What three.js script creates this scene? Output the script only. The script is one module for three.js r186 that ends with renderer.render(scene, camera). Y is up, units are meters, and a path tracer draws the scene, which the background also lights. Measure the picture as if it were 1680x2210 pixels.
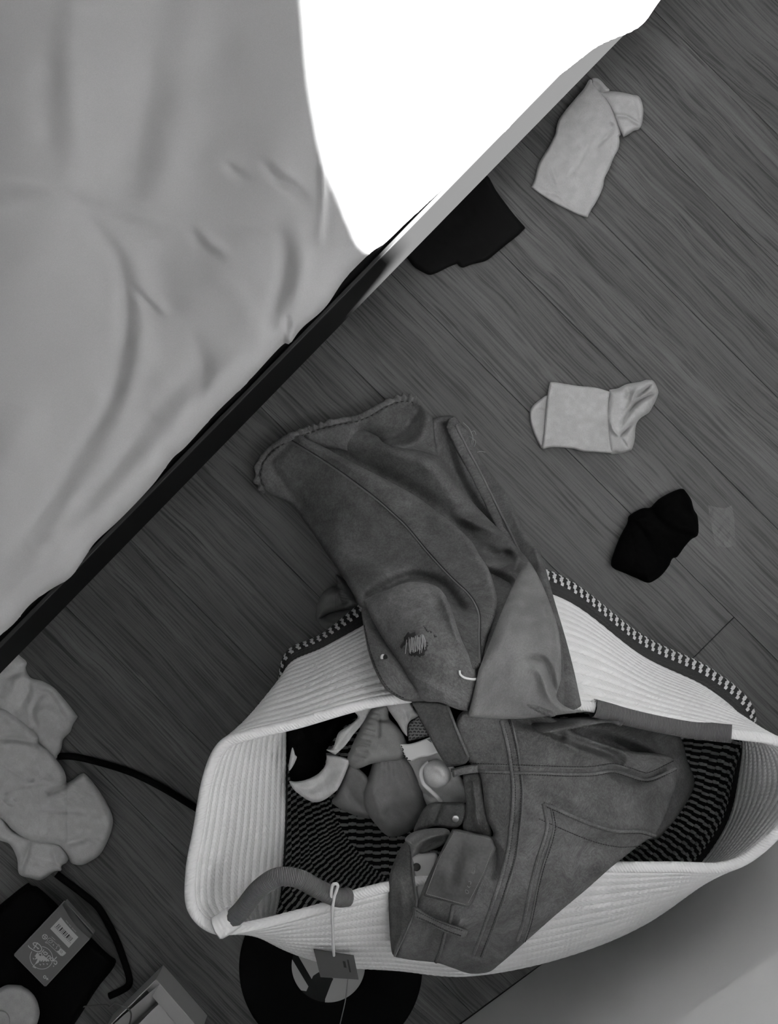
import * as THREE from 'three';
import { mergeGeometries } from 'three/addons/utils/BufferGeometryUtils.js';
import { RoundedBoxGeometry } from 'three/addons/geometries/RoundedBoxGeometry.js';
import { RectAreaLightUniformsLib } from 'three/addons/lights/RectAreaLightUniformsLib.js';

// ---------------------------------------------------------------- camera, light, exposure
const D = 1.6, S = 0.00063;                 // lens height above the floor, metres on the floor per photo pixel
const scene = new THREE.Scene();
const camera = new THREE.PerspectiveCamera(2 * Math.atan(1105 * S / D) * 180 / Math.PI, 1680 / 2210, 0.02, 30);
camera.position.set(0, D, 0); camera.up.set(0, 0, -1); camera.lookAt(0, 0, 0);
const renderer = new THREE.WebGLRenderer({ antialias: true });
renderer.toneMapping = THREE.LinearToneMapping;
renderer.toneMappingExposure = 2.0;
renderer.shadowMap.enabled = true;
RectAreaLightUniformsLib.init();
scene.background = new THREE.Color(0.8, 0.8, 0.8);

const SUN = new THREE.Vector3(0.149, 0.669, 0.728).normalize();      // towards the sun
const NW = new THREE.Vector3(0.593, 0, 0.805), TW = new THREE.Vector3(0.805, 0, -0.593);   // out through the window wall, along it
const WALL = 0.619;
const W = (n, t, y) => new THREE.Vector3(NW.x * n + TW.x * t, y, NW.z * n + TW.z * t);
const sun = new THREE.DirectionalLight(0xffffff, 92);
sun.position.copy(SUN).multiplyScalar(6); sun.target.position.set(0, 0, 0);
sun.castShadow = true; sun.shadow.radius = 3.6; sun.shadow.mapSize.set(4096, 4096);
Object.assign(sun.shadow.camera, { left: -3, right: 3, top: 3, bottom: -3, near: 0.5, far: 14 });
scene.add(sun, sun.target);
const skyLight = new THREE.RectAreaLight(0xffffff, 0.45, 1.2, 1.15);
{ const c = W(WALL - 0.01, 0.38, 1.52); skyLight.position.copy(c); skyLight.lookAt(c.clone().sub(NW)); scene.add(skyLight); }

// ---------------------------------------------------------------- helpers
let seed = 7;
const rnd = () => { seed = (seed * 1664525 + 1013904223) >>> 0; return seed / 4294967296; };
const hash2 = (x, y) => { let h = (x * 374761393 + y * 668265263) | 0; h = Math.imul(h ^ (h >>> 13), 1274126177); return ((h ^ (h >>> 16)) >>> 0) / 4294967296; };
const sm = t => t * t * (3 - 2 * t);
function vnoise(x, y, px = 0, py = 0) {
  const xi = Math.floor(x), yi = Math.floor(y), fx = sm(x - xi), fy = sm(y - yi);
  const m = (a, p) => p ? ((a % p) + p) % p : a;
  const a = hash2(m(xi, px), m(yi, py)), b = hash2(m(xi + 1, px), m(yi, py)), c = hash2(m(xi, px), m(yi + 1, py)), d = hash2(m(xi + 1, px), m(yi + 1, py));
  return a + (b - a) * fx + (c - a) * fy + (a - b - c + d) * fx * fy;
}
const fbm = (x, y) => vnoise(x, y) * 0.5 + vnoise(x * 2.1 + 7.3, y * 2.1 + 1.7) * 0.3 + vnoise(x * 4.3 + 3.1, y * 4.3 + 9.2) * 0.2;
// a photo pixel and a height above the floor give a point of the room
const P = (px, py, h) => { const k = S * (1 - h / D); return new THREE.Vector3((px - 840) * k, h, (py - 1105) * k); };
const clamp = (x, a, b) => Math.min(b, Math.max(a, x));
const sstep = (a, b, x) => sm(clamp((x - a) / (b - a), 0, 1));

const used = {};
function numbered(n) { if (!(n in used)) { used[n] = 0; return n; } used[n]++; return n + '_' + String(used[n]).padStart(3, '0'); }
function shade(m) { m.castShadow = true; m.receiveShadow = true; return m; }
function thing(name, label, category, base = [0, 0, 0], group) {
  const g = new THREE.Group(); g.name = numbered(name); g.position.set(...base); scene.add(g);
  g.userData = { label, category }; if (group) g.userData.group = group; return g;
}
function part(name, geo, mat, parent, label) {
  const m = shade(new THREE.Mesh(geo, mat)); m.name = name;
  let p = parent; const off = new THREE.Vector3(); while (p && p !== scene) { off.add(p.position); p = p.parent; }
  m.position.copy(off).negate(); if (label) m.userData.label = label; parent.add(m); return m;
}
function single(name, geo, mat, label, category, group) {
  const m = shade(new THREE.Mesh(geo, mat)); m.name = numbered(name); m.userData = { label, category }; if (group) m.userData.group = group; scene.add(m); return m;
}
function struct(name, geo, mat, label, category) {
  const m = shade(new THREE.Mesh(geo, mat)); m.name = name; m.userData = { kind: 'structure', label, category }; scene.add(m); return m;
}
// thin-plate spline through [x, y, h] points
function tps(pts) {
  if (typeof pts === 'number') return () => pts;
  if (typeof pts === 'function') return pts;
  const n = pts.length, N = n + 3, A = [], U = r2 => r2 < 1e-12 ? 0 : r2 * Math.log(r2) * 0.5;
  const X = pts.map(p => [p[0] / 500, p[1] / 500]);
  for (let i = 0; i < N; i++) A.push(new Float64Array(N + 1));
  for (let i = 0; i < n; i++) {
    for (let j = 0; j < n; j++) A[i][j] = U((X[i][0] - X[j][0]) ** 2 + (X[i][1] - X[j][1]) ** 2);
    A[i][i] += 1e-4; A[i][n] = 1; A[i][n + 1] = X[i][0]; A[i][n + 2] = X[i][1]; A[i][N] = pts[i][2];
    A[n][i] = 1; A[n + 1][i] = X[i][0]; A[n + 2][i] = X[i][1];
  }
  for (let c = 0; c < N; c++) {
    let p = c; for (let r = c + 1; r < N; r++) if (Math.abs(A[r][c]) > Math.abs(A[p][c])) p = r;
    [A[c], A[p]] = [A[p], A[c]]; if (Math.abs(A[c][c]) < 1e-14) continue;
    for (let r = 0; r < N; r++) if (r !== c) { const f = A[r][c] / A[c][c]; if (f) for (let k = c; k <= N; k++) A[r][k] -= f * A[c][k]; }
  }
  const w = A.map((r, i) => Math.abs(r[i]) < 1e-14 ? 0 : r[N] / r[i]);
  return (x, y) => { x /= 500; y /= 500; let s = w[n] + w[n + 1] * x + w[n + 2] * y; for (let i = 0; i < n; i++) s += w[i] * U((x - X[i][0]) ** 2 + (y - X[i][1]) ** 2); return s; };
}
function smoothLine(pts, closed, sub = 6) {
  const out = [], n = pts.length, g = i => closed ? pts[(i + n) % n] : pts[clamp(i, 0, n - 1)];
  for (let i = 0; i < (closed ? n : n - 1); i++) {
    const p0 = g(i - 1), p1 = g(i), p2 = g(i + 1), p3 = g(i + 2);
    const s1 = p1[2] === 1, s2 = p2[2] === 1;      // a third entry of 1 marks a sharp corner
    for (let k = 0; k < sub; k++) {
      const t = k / sub, t2 = t * t, t3 = t2 * t, q = [];
      for (let c = 0; c < 2; c++) {
        const m1 = s1 ? (p2[c] - p1[c]) * 0.8 : (p2[c] - p0[c]) / 2, m2 = s2 ? (p2[c] - p1[c]) * 0.8 : (p3[c] - p1[c]) / 2;
        q.push((2 * t3 - 3 * t2 + 1) * p1[c] + (t3 - 2 * t2 + t) * m1 + (-2 * t3 + 3 * t2) * p2[c] + (t3 - t2) * m2);
      }
      out.push(q);
    }
  }
  if (!closed) out.push([pts[n - 1][0], pts[n - 1][1]]);
  return out;
}
function lineDist(L, x, y) {              // distance, side, place along a polyline
  let best = 1e18, side = 1, at = 0;
  for (let i = 0; i < L.length - 1; i++) {
    const ax = L[i][0], ay = L[i][1], dx = L[i + 1][0] - ax, dy = L[i + 1][1] - ay, l2 = dx * dx + dy * dy || 1e-9;
    const t = clamp(((x - ax) * dx + (y - ay) * dy) / l2, 0, 1), ex = x - ax - dx * t, ey = y - ay - dy * t, d = ex * ex + ey * ey;
    if (d < best) { best = d; side = dx * (y - ay) - dy * (x - ax) > 0 ? 1 : -1; at = (i + t) / (L.length - 1); }
  }
  return [Math.sqrt(best), side, at];
}
// a piece of cloth: outline in photo pixels, base height, rounded rim, folds; closed mesh with a top and an underside
function cloth(o) {
  const L = o.smooth === false ? o.outline : smoothLine(o.outline, true, 6), n = L.length, st = o.step || 4;
  const base = tps(o.h), T = o.T ?? 0.006, B = o.B ?? 0.003, R = o.r ?? 10, nz = o.nz || 0, ns = o.ns || 40;
  const folds = (o.folds || []).map(f => ({ ...f, L: smoothLine(f.p, false, 4) }));
  folds.forEach(f => { f.x0 = 1e9; f.x1 = -1e9; f.y0 = 1e9; f.y1 = -1e9; const m = (f.w * 3) + (f.l || 0) * 2; f.L.forEach(q => { f.x0 = Math.min(f.x0, q[0] - m); f.x1 = Math.max(f.x1, q[0] + m); f.y0 = Math.min(f.y0, q[1] - m); f.y1 = Math.max(f.y1, q[1] + m); }); });
  const sd = (x, y) => {
    let best = 1e18, inside = false;
    for (let i = 0, j = n - 1; i < n; j = i++) {
      const ax = L[j][0], ay = L[j][1], bx = L[i][0], by = L[i][1], dx = bx - ax, dy = by - ay;
      const t = clamp(((x - ax) * dx + (y - ay) * dy) / (dx * dx + dy * dy || 1e-9), 0, 1), ex = x - ax - dx * t, ey = y - ay - dy * t, d = ex * ex + ey * ey;
      if (d < best) best = d;
      if ((ay > y) !== (by > y) && x < (bx - ax) * (y - ay) / (by - ay) + ax) inside = !inside;
    }
    return (inside ? 1 : -1) * Math.sqrt(best);
  };
  const fh = (x, y) => {
    let s = 0;
    for (const f of folds) {
      if (x < f.x0 || x > f.x1 || y < f.y0 || y > f.y1) continue;
      const [d, side, at] = lineDist(f.L, x, y), e = f.open ? 1 : Math.pow(Math.max(0, Math.sin(Math.PI * clamp(at, 0.02, 0.98))), 0.6);
      if (f.l) { const q = 0.5 * (1 + Math.tanh(side * d / f.w)); s += f.a * e * q * Math.exp(-((d / f.l) ** 2)); }
      else s += f.a * e * Math.exp(-((d / f.w) ** 2));
    }
    if (nz) s += nz * (fbm(x / ns + (o.ox || 0), y / ns + 3.3) - 0.5) * 2;
    return s;
  };
  const puff = d => { const q = 1 - clamp(d / R, 0, 1); return Math.sqrt(Math.max(0, 1 - q * q)); };
  const edge = o.edge ?? 0.35;            // how much of the folding shows at the very rim
  const top = (x, y, d) => { if (d === undefined) d = Math.max(0, sd(x, y)); const p = puff(d); return base(x, y) + T * p + fh(x, y) * (edge + (1 - edge) * p); };
  let x0 = 1e9, x1 = -1e9, y0 = 1e9, y1 = -1e9; for (const p of L) { x0 = Math.min(x0, p[0]); x1 = Math.max(x1, p[0]); y0 = Math.min(y0, p[1]); y1 = Math.max(y1, p[1]); }
  x0 -= st; y0 -= st; const nx = Math.ceil((x1 - x0) / st) + 2, ny = Math.ceil((y1 - y0) / st) + 2;
  const F = new Float32Array(nx * ny); for (let j = 0; j < ny; j++) for (let i = 0; i < nx; i++) { let v = sd(x0 + i * st, y0 + j * st); if (Math.abs(v) < 0.08 * st) v = v < 0 ? -0.08 * st : 0.08 * st; F[j * nx + i] = v; }
  const pos = [], bot = [], rim = [], key = new Map(), uv = [], cr = Math.cos(o.rot || 0), sr = Math.sin(o.rot || 0);
  // texture coordinates: metres of cloth, measured along the folded surface
  const HT = new Float32Array(nx * ny), AU = new Float32Array(nx * ny), AV = new Float32Array(nx * ny), NP = [];
  for (let j = 0; j < ny; j++) for (let i = 0; i < nx; i++) { const k = j * nx + i, x = x0 + i * st, y = y0 + j * st; HT[k] = top(x, y, Math.max(0, F[k])); NP.push(P(x, y, HT[k])); }
  for (let j = 0; j < ny; j++) for (let i = 0; i < nx; i++) { const k = j * nx + i; AU[k] = i ? AU[k - 1] + NP[k].distanceTo(NP[k - 1]) : 0; AV[k] = j ? AV[k - nx] + NP[k].distanceTo(NP[k - nx]) : 0; }
  const bil = (A, x, y) => { const fx = clamp((x - x0) / st, 0, nx - 1.001), fy = clamp((y - y0) / st, 0, ny - 1.001), i = Math.floor(fx), j = Math.floor(fy), u = fx - i, v = fy - j, k = j * nx + i; return (A[k] * (1 - u) + A[k + 1] * u) * (1 - v) + (A[k + nx] * (1 - u) + A[k + nx + 1] * u) * v; };
  const vert = (k, x, y, d) => {
    if (key.has(k)) return key.get(k);
    const id = pos.length, t = top(x, y, d), b = base(x, y) + fh(x, y) * edge, p = P(x, y, Math.max(t, 0.0015)), q = P(x, y, b);
    pos.push(p); rim.push(d <= 1e-6); bot.push(new THREE.Vector3(q.x, Math.max(b - B * puff(d), o.floor ?? 0.0005), q.z));
    const wu = bil(AU, x, y), wv = bil(AV, x, y); uv.push(wu * cr - wv * sr, wu * sr + wv * cr); key.set(k, id); return id;
  };
  const tris = [], node = (i, j) => vert('n' + i + '_' + j, x0 + i * st, y0 + j * st, F[j * nx + i]);
  const cut = (i, j, k, l) => { const a = F[j * nx + i], b = F[l * nx + k], t = a / (a - b), kk = (j * nx + i) < (l * nx + k) ? `e${i}_${j}_${k}_${l}` : `e${k}_${l}_${i}_${j}`; return vert(kk, x0 + (i + (k - i) * t) * st, y0 + (j + (l - j) * t) * st, 0); };
  for (let j = 0; j < ny - 1; j++) for (let i = 0; i < nx - 1; i++) {
    const c = [[i, j], [i, j + 1], [i + 1, j + 1], [i + 1, j]], ins = c.map(q => F[q[1] * nx + q[0]] > 0);
    if (!ins.some(Boolean)) continue;
    const poly = [];
    for (let q = 0; q < 4; q++) { const a = c[q], b = c[(q + 1) % 4]; if (ins[q]) poly.push(node(a[0], a[1])); if (ins[q] !== ins[(q + 1) % 4]) poly.push(cut(a[0], a[1], b[0], b[1])); }
    for (let q = 1; q < poly.length - 1; q++) tris.push(poly[0], poly[q], poly[q + 1]);
  }
  const nv = pos.length, map2 = new Int32Array(nv), arr = [], uva = [];
  pos.forEach((p, i) => { arr.push(p.x, p.y, p.z); uva.push(uv[2 * i], uv[2 * i + 1]); });
  let c2 = nv; for (let i = 0; i < nv; i++) { if (rim[i]) map2[i] = i; else { map2[i] = c2++; arr.push(bot[i].x, bot[i].y, bot[i].z); uva.push(uv[2 * i], uv[2 * i + 1]); } }
  const idx = []; for (let i = 0; i < tris.length; i += 3) { idx.push(tris[i], tris[i + 1], tris[i + 2]); idx.push(map2[tris[i]], map2[tris[i + 2]], map2[tris[i + 1]]); }
  const g = new THREE.BufferGeometry(); g.setAttribute('position', new THREE.Float32BufferAttribute(arr, 3)); g.setAttribute('uv', new THREE.Float32BufferAttribute(uva, 2)); g.setIndex(idx); g.computeVertexNormals();
  return { geo: g, top, sd };
}
// a ridge (seam, hem, cord) swept along photo pixels on a surface
function ridge(pts, hAt, r, o = {}) {
  const L = smoothLine(pts, !!o.closed, o.sub || 6), sg = o.sides || 8, pos = [], idx = [], uv = [], n = L.length;
  const C = L.map(q => P(q[0], q[1], (typeof hAt === 'function' ? hAt(q[0], q[1]) : hAt) + (o.lift ?? r * 0.3)));
  if (o.smoothH) for (let k = 0; k < 3; k++) for (let i = 1; i < n - 1; i++) C[i].y = (C[i - 1].y + 2 * C[i].y + C[i + 1].y) / 4;
  let len = 0;
  for (let i = 0; i < n; i++) {
    const a = C[Math.max(0, i - 1)], b = C[Math.min(n - 1, i + 1)], t = b.clone().sub(a).normalize(), side = new THREE.Vector3().crossVectors(t, new THREE.Vector3(0, 1, 0)).normalize(), up = new THREE.Vector3().crossVectors(side, t).normalize();
    if (i) len += C[i].distanceTo(C[i - 1]);
    const rr = (typeof r === 'function' ? r(i / (n - 1)) : r) * (o.ripple ? 1 + o.ripple * (Math.sin(len * (o.freq || 700) + 3 * Math.sin(len * 90)) * (0.4 + 0.6 * Math.sin(len * 47 + 1)) + 0.5 * (vnoise(len * 300, 3) - 0.5)) : 1);
    for (let k = 0; k < sg; k++) { const an = 2 * Math.PI * k / sg, p = C[i].clone().addScaledVector(side, Math.cos(an) * rr * (o.flat || 1)).addScaledVector(up, Math.sin(an) * rr); pos.push(p.x, p.y, p.z); uv.push(len, k / sg * 0.02); }
  }
  for (let i = 0; i < n - 1; i++) for (let k = 0; k < sg; k++) { const a = i * sg + k, b = i * sg + (k + 1) % sg, c = a + sg, d = b + sg; idx.push(a, c, b, b, c, d); }
  for (const e of [0, n - 1]) { const c = pos.length / 3; pos.push(C[e].x, C[e].y, C[e].z); uv.push(0, 0); for (let k = 0; k < sg; k++) e ? idx.push(c, e * sg + (k + 1) % sg, e * sg + k) : idx.push(c, k, (k + 1) % sg); }
  const g = new THREE.BufferGeometry(); g.setAttribute('position', new THREE.Float32BufferAttribute(pos, 3)); g.setAttribute('uv', new THREE.Float32BufferAttribute(uv, 2)); g.setIndex(idx); g.computeVertexNormals(); return g;
}
const shiftLine = (pts, d) => pts.map((p, i) => { const a = pts[Math.max(0, i - 1)], b = pts[Math.min(pts.length - 1, i + 1)], l = Math.hypot(b[0] - a[0], b[1] - a[1]) || 1; return [p[0] - (b[1] - a[1]) / l * d, p[1] + (b[0] - a[0]) / l * d]; });
// a row of short thread stitches
function stitches(pts, hAt, { gap = 8, len = 5.5, r = 0.00045, lift = 0.0006 } = {}) {
  const L = smoothLine(pts, false, 8), out = []; let acc = 0;
  for (let i = 1; i < L.length; i++) {
    const dx = L[i][0] - L[i - 1][0], dy = L[i][1] - L[i - 1][1], d = Math.hypot(dx, dy); let t = gap - acc;
    while (t <= d) {
      const x = L[i - 1][0] + dx * t / d, y = L[i - 1][1] + dy * t / d, ux = dx / d * len / 2, uy = dy / d * len / 2;
      const a = P(x - ux, y - uy, hAt(x - ux, y - uy) + lift), b = P(x + ux, y + uy, hAt(x + ux, y + uy) + lift);
      const g = new THREE.CylinderGeometry(r, r, a.distanceTo(b), 5); g.applyQuaternion(new THREE.Quaternion().setFromUnitVectors(new THREE.Vector3(0, 1, 0), b.clone().sub(a).normalize())); g.translate((a.x + b.x) / 2, (a.y + b.y) / 2, (a.z + b.z) / 2); out.push(g); t += gap;
    }
    acc = (acc + d) % gap;
  }
  return out;
}
// flat prism from corner points (top), going straight down by t
function prism(top, t) {
  const n = top.length, pos = [], idx = [], uv = [];
  const fan = (P3, flip) => { const b = pos.length / 3; P3.forEach(p => { pos.push(p.x, p.y, p.z); uv.push(p.x, p.z); }); for (let i = 1; i < n - 1; i++) flip ? idx.push(b, b + i, b + i + 1) : idx.push(b, b + i + 1, b + i); };
  const low = top.map(p => new THREE.Vector3(p.x, p.y - t, p.z));
  let area = 0; for (let i = 0; i < n; i++) { const a = top[i], b = top[(i + 1) % n]; area += a.x * b.z - b.x * a.z; }
  const f = area < 0; fan(top, f); fan(low, !f);
  for (let i = 0; i < n; i++) { const j = (i + 1) % n, b = pos.length / 3; [top[i], top[j], low[j], low[i]].forEach(p => { pos.push(p.x, p.y, p.z); uv.push(p.x + p.y, p.z); }); f ? idx.push(b, b + 2, b + 1, b, b + 3, b + 2) : idx.push(b, b + 1, b + 2, b, b + 2, b + 3); }
  const g = new THREE.BufferGeometry(); g.setAttribute('position', new THREE.Float32BufferAttribute(pos, 3)); g.setAttribute('uv', new THREE.Float32BufferAttribute(uv, 2)); g.setIndex(idx); g.computeVertexNormals(); return g;
}
function dataTex(w, h, fn, metresX, metresY, color = true) {
  const d = new Uint8Array(w * h * 4);
  for (let y = 0; y < h; y++) for (let x = 0; x < w; x++) { const v = clamp(Math.round(fn(x, y) * 255), 0, 255), i = (y * w + x) * 4; d[i] = d[i + 1] = d[i + 2] = v; d[i + 3] = 255; }
  const t = new THREE.DataTexture(d, w, h); t.wrapS = t.wrapT = THREE.RepeatWrapping; t.magFilter = THREE.LinearFilter; t.minFilter = THREE.LinearMipmapLinearFilter; t.generateMipmaps = true;
  if (color) t.colorSpace = THREE.SRGBColorSpace; t.repeat.set(1 / metresX, 1 / metresY); t.needsUpdate = true; return t;
}
const grey = v => new THREE.Color().setRGB(v, v, v);
const std = (v, rough = 0.9, o = {}) => new THREE.MeshStandardMaterial({ color: grey(v), roughness: rough, ...o });

// deep black matt stuff: hardly any surface sheen
const blk = (v, rough = 0.9, o = {}) => new THREE.MeshPhysicalMaterial({ color: grey(v), roughness: rough, specularIntensity: 0.12, ...o });
// ---------------------------------------------------------------- materials
const denimTex = dataTex(1024, 1024, (x, y) => {
  const tw = 0.5 + 0.5 * Math.sin((x + y) / 1024 * Math.PI * 2 * 250 + 2.2 * vnoise(x / 16, y / 16, 64, 64)), big = vnoise(x / 93.1, y / 93.1, 11, 11), mid = vnoise(x / 25.6, y / 25.6, 40, 40), sm2 = vnoise(x / 5.12, y / 5.12, 200, 200), gr = hash2(x, y);
  return 0.60 + 0.17 * (tw - 0.5) + 0.12 * (big - 0.5) + 0.08 * (mid - 0.5) + 0.12 * (sm2 - 0.5) + 0.16 * (gr - 0.5);
}, 0.33, 0.33);
const backTex = dataTex(512, 512, (x, y) => 0.62 + 0.08 * (vnoise(x / 51.2, y / 51.2, 10, 10) - 0.5) + 0.09 * (hash2(x, y) - 0.5) + 0.05 * (vnoise(x / 4, y / 4, 128, 128) - 0.5), 0.165, 0.165);
const denimBump = dataTex(512, 512, (x, y) => 0.5 + 0.35 * Math.sin((x + y) / 512 * Math.PI * 2 * 128) + 0.3 * (hash2(x, y) - 0.5), 0.165, 0.165, false);
const denim = (v, o = {}) => new THREE.MeshStandardMaterial({ color: grey(v), map: denimTex, bumpMap: denimBump, bumpScale: 0.0004, roughness: 0.95, ...o });
const M = {
  denim: denim(0.39), denimDark: denim(0.24), denimBack: denim(0.60, { map: backTex }), denimSeam: denim(0.48),
  threadDark: std(0.035, 0.9), threadLight: std(0.35, 0.9),
};
const knitTex = dataTex(512, 512, (x, y) => 0.86 + 0.08 * (hash2(x >> 1, y >> 1) - 0.5) + 0.05 * Math.sin(x / 512 * Math.PI * 2 * 128) + 0.06 * (vnoise(x / 30, y / 30, 17, 17) - 0.5), 0.12, 0.12);
const knitBump = dataTex(512, 512, (x, y) => 0.5 + 0.3 * Math.sin(x / 512 * Math.PI * 2 * 100) * Math.sin(y / 512 * Math.PI * 2 * 100) + 0.3 * (hash2(x, y) - 0.5), 0.10, 0.10, false);
const knit = (v, o = {}) => new THREE.MeshStandardMaterial({ color: grey(v), map: knitTex, bumpMap: knitBump, bumpScale: 0.0003, roughness: 1, ...o });
// ---------------------------------------------------------------- the room
const plaster = std(0.84, 0.95, { bumpMap: dataTex(256, 256, (x, y) => 0.5 + 0.5 * (hash2(x, y) - 0.5), 0.25, 0.25, false), bumpScale: 0.0002 });
const roomWhite = std(0.82, 0.95);
function slab(n0, n1, t0, t1, y0, y1) {       // a box along the room's own axes
  const g = new THREE.BoxGeometry(n1 - n0, y1 - y0, t1 - t0), X = NW, Z = TW;
  g.applyMatrix4(new THREE.Matrix4().makeBasis(X, new THREE.Vector3(0, 1, 0), new THREE.Vector3().crossVectors(X, new THREE.Vector3(0, 1, 0))));
  const c = W((n0 + n1) / 2, (t0 + t1) / 2, (y0 + y1) / 2); g.translate(c.x, c.y, c.z); return g;
}
const NB = -2.4, TL = -1.9, TR = 2.3, CE = 2.5, T0 = -0.62, T1 = 1.05, SILL = 0.985, HEAD = 2.12;
struct('wall_window', mergeGeometries([slab(WALL, WALL + 0.2, TL, TR, 0, SILL), slab(WALL, WALL + 0.2, TL, TR, HEAD, CE), slab(WALL, WALL + 0.2, TL, T0, SILL, HEAD), slab(WALL, WALL + 0.2, T1, TR, SILL, HEAD)]), plaster, 'smooth pale painted wall rising beside the basket', 'wall');
struct('wall_back', slab(NB - 0.15, NB, TL - 0.15, TR + 0.15, 0, CE), roomWhite, 'plain pale wall beyond the bed', 'wall');
struct('wall_left', slab(NB, WALL + 0.2, TL - 0.15, TL, 0, CE), roomWhite, 'plain pale side wall near the black case', 'wall');
struct('wall_right', slab(NB, WALL + 0.2, TR, TR + 0.15, 0, CE), roomWhite, 'plain pale side wall near the foot of the bed', 'wall');
struct('ceiling', slab(NB - 0.15, WALL + 0.2, TL - 0.15, TR + 0.15, CE, CE + 0.15), roomWhite, 'plain white ceiling', 'ceiling');
const floorBase = struct('floor', slab(NB - 0.15, WALL + 0.2, TL - 0.15, TR + 0.15, -0.12, -0.009), std(0.05, 0.9), 'dark wood-grain floor of long narrow boards', 'floor');
// window frame around the opening, set in the wall above the picture
{
  const m = std(0.7, 0.5), w = struct('window_1', mergeGeometries([slab(WALL + 0.08, WALL + 0.13, T0, T1, SILL, SILL + 0.05), slab(WALL + 0.08, WALL + 0.13, T0, T1, HEAD - 0.05, HEAD), slab(WALL + 0.08, WALL + 0.13, T0, T0 + 0.05, SILL, HEAD), slab(WALL + 0.08, WALL + 0.13, T1 - 0.05, T1, SILL, HEAD)]), m, 'white window frame in the wall above the basket', 'window');
}
// boards: one mesh each, running diagonally through the picture
const woodTex = dataTex(2048, 2048, (x, y) => {
  // x runs along the board, y across; each 200 rows are one board's own grain
  const bd = Math.floor(y / 200), yy = y % 200, ox = bd * 517;
  const cath = bd % 3 === 1 ? 26 * Math.exp(-(((x - 1024) / 420) ** 2)) * (yy / 100 - 1) : 0;
  const wv = yy + 14 * (vnoise(x / 256 + ox, bd * 9.1, 8) - 0.5) + 5 * (vnoise(x / 64 + ox, yy / 40, 32) - 0.5) + cath;
  const band = vnoise(wv / 26 + ox, x / 1024 + bd, 0, 2), ln = vnoise(wv / 4.2 + ox, x / 409.6 + bd, 0, 5), fine = vnoise(wv / 1.7 + ox * 2, x / 89.04 + bd * 3, 0, 23);
  const pore = vnoise(wv / 1.7 + ox * 3, x / 62.06 + 50 + bd, 0, 33), pm = sstep(0.52, 0.85, pore) * (0.3 + 0.7 * vnoise(wv / 9 + 40, x / 512 + bd * 5, 0, 4));
  return 0.70 + 0.13 * (band - 0.5) + 0.11 * (fine - 0.5) - 0.09 * sstep(0.60, 0.80, ln) - 0.27 * pm + 0.05 * (hash2(x, y) - 0.5);
}, 1, 1);
const woodTones = [0.225, 0.234, 0.218, 0.229].map(v => new THREE.MeshStandardMaterial({ color: grey(v), map: woodTex, roughness: 0.42 }));
{
  const q = Math.SQRT1_2, bw = 284 * q * S, b0 = 253 * q * S - 0;                        // seams lie where x - y = 253 + 284 k pixels from the frame's corner
  const off = (840 - 1105) * q * S;                                                        // pixel (x, y) -> b = (x - y) / sqrt2 * S - off
  const AB = (a, b, y) => new THREE.Vector3((a + b) * q, y, (a - b) * q);
  const wallA = b => { const nb = (NW.x - NW.z) * q * b; return (WALL - 0.002 - nb) / ((NW.x + NW.z) * q); };
  let k = 0;
  for (let i = -12; i <= 13; i++) {
    const bLo = b0 - off + (i - 1) * bw, bHi = bLo + bw;
    const seamA = [];
    if (i === 0) seamA.push((1538 + 1379 - 840 - 1105) * q * S); 
    const ends = [-2.2, ...seamA.filter(a => a > -2.1 && a < wallA(bLo) - 0.1)];
    for (let s = 0; s < ends.length; s++) {
      const last = s === ends.length - 1, a0 = ends[s] + (s ? 0.0004 : 0), g = 0.0002, lo = bLo + g, hi = bHi - g;
      const e0 = last ? wallA(lo) : ends[s + 1] - 0.0004, e1 = last ? wallA(hi) : ends[s + 1] - 0.0004;
      const ring = (ins, y) => [AB(a0 + ins, lo + ins, y), AB(e0 - ins, lo + ins, y), AB(e1 - ins, hi - ins, y), AB(a0 + ins, hi - ins, y)];
      const rings = [ring(0.0004, 0), ring(0, -0.0005), ring(0, -0.009)], pos = [], uv = [], idx = [];
      const row = (k * 3) % 10, u0 = (k * 0.377) % 1;
      rings.forEach((r, ri) => r.forEach((p, j) => { pos.push(p.x, p.y, p.z); const a = (p.x + p.z) * q, b = (p.x - p.z) * q; uv.push(u0 + (a - a0) / 1.4, (row * 200 + 3 + (b - bLo) / bw * 194) / 2048); }));
      idx.push(0, 1, 2, 0, 2, 3); for (let r = 0; r < 2; r++) for (let j = 0; j < 4; j++) { const a = r * 4 + j, b = r * 4 + (j + 1) % 4; idx.push(a, a + 4, b, b, a + 4, b + 4); }
      let geo = new THREE.BufferGeometry(); geo.setAttribute('position', new THREE.Float32BufferAttribute(pos, 3)); geo.setAttribute('uv', new THREE.Float32BufferAttribute(uv, 2)); geo.setIndex(idx); geo = geo.toNonIndexed(); geo.computeVertexNormals();
      part(k ? 'floor_board_' + String(k).padStart(3, '0') : 'floor_board', geo, woodTones[k % 4], floorBase); k++;
    }
  }
}
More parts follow.
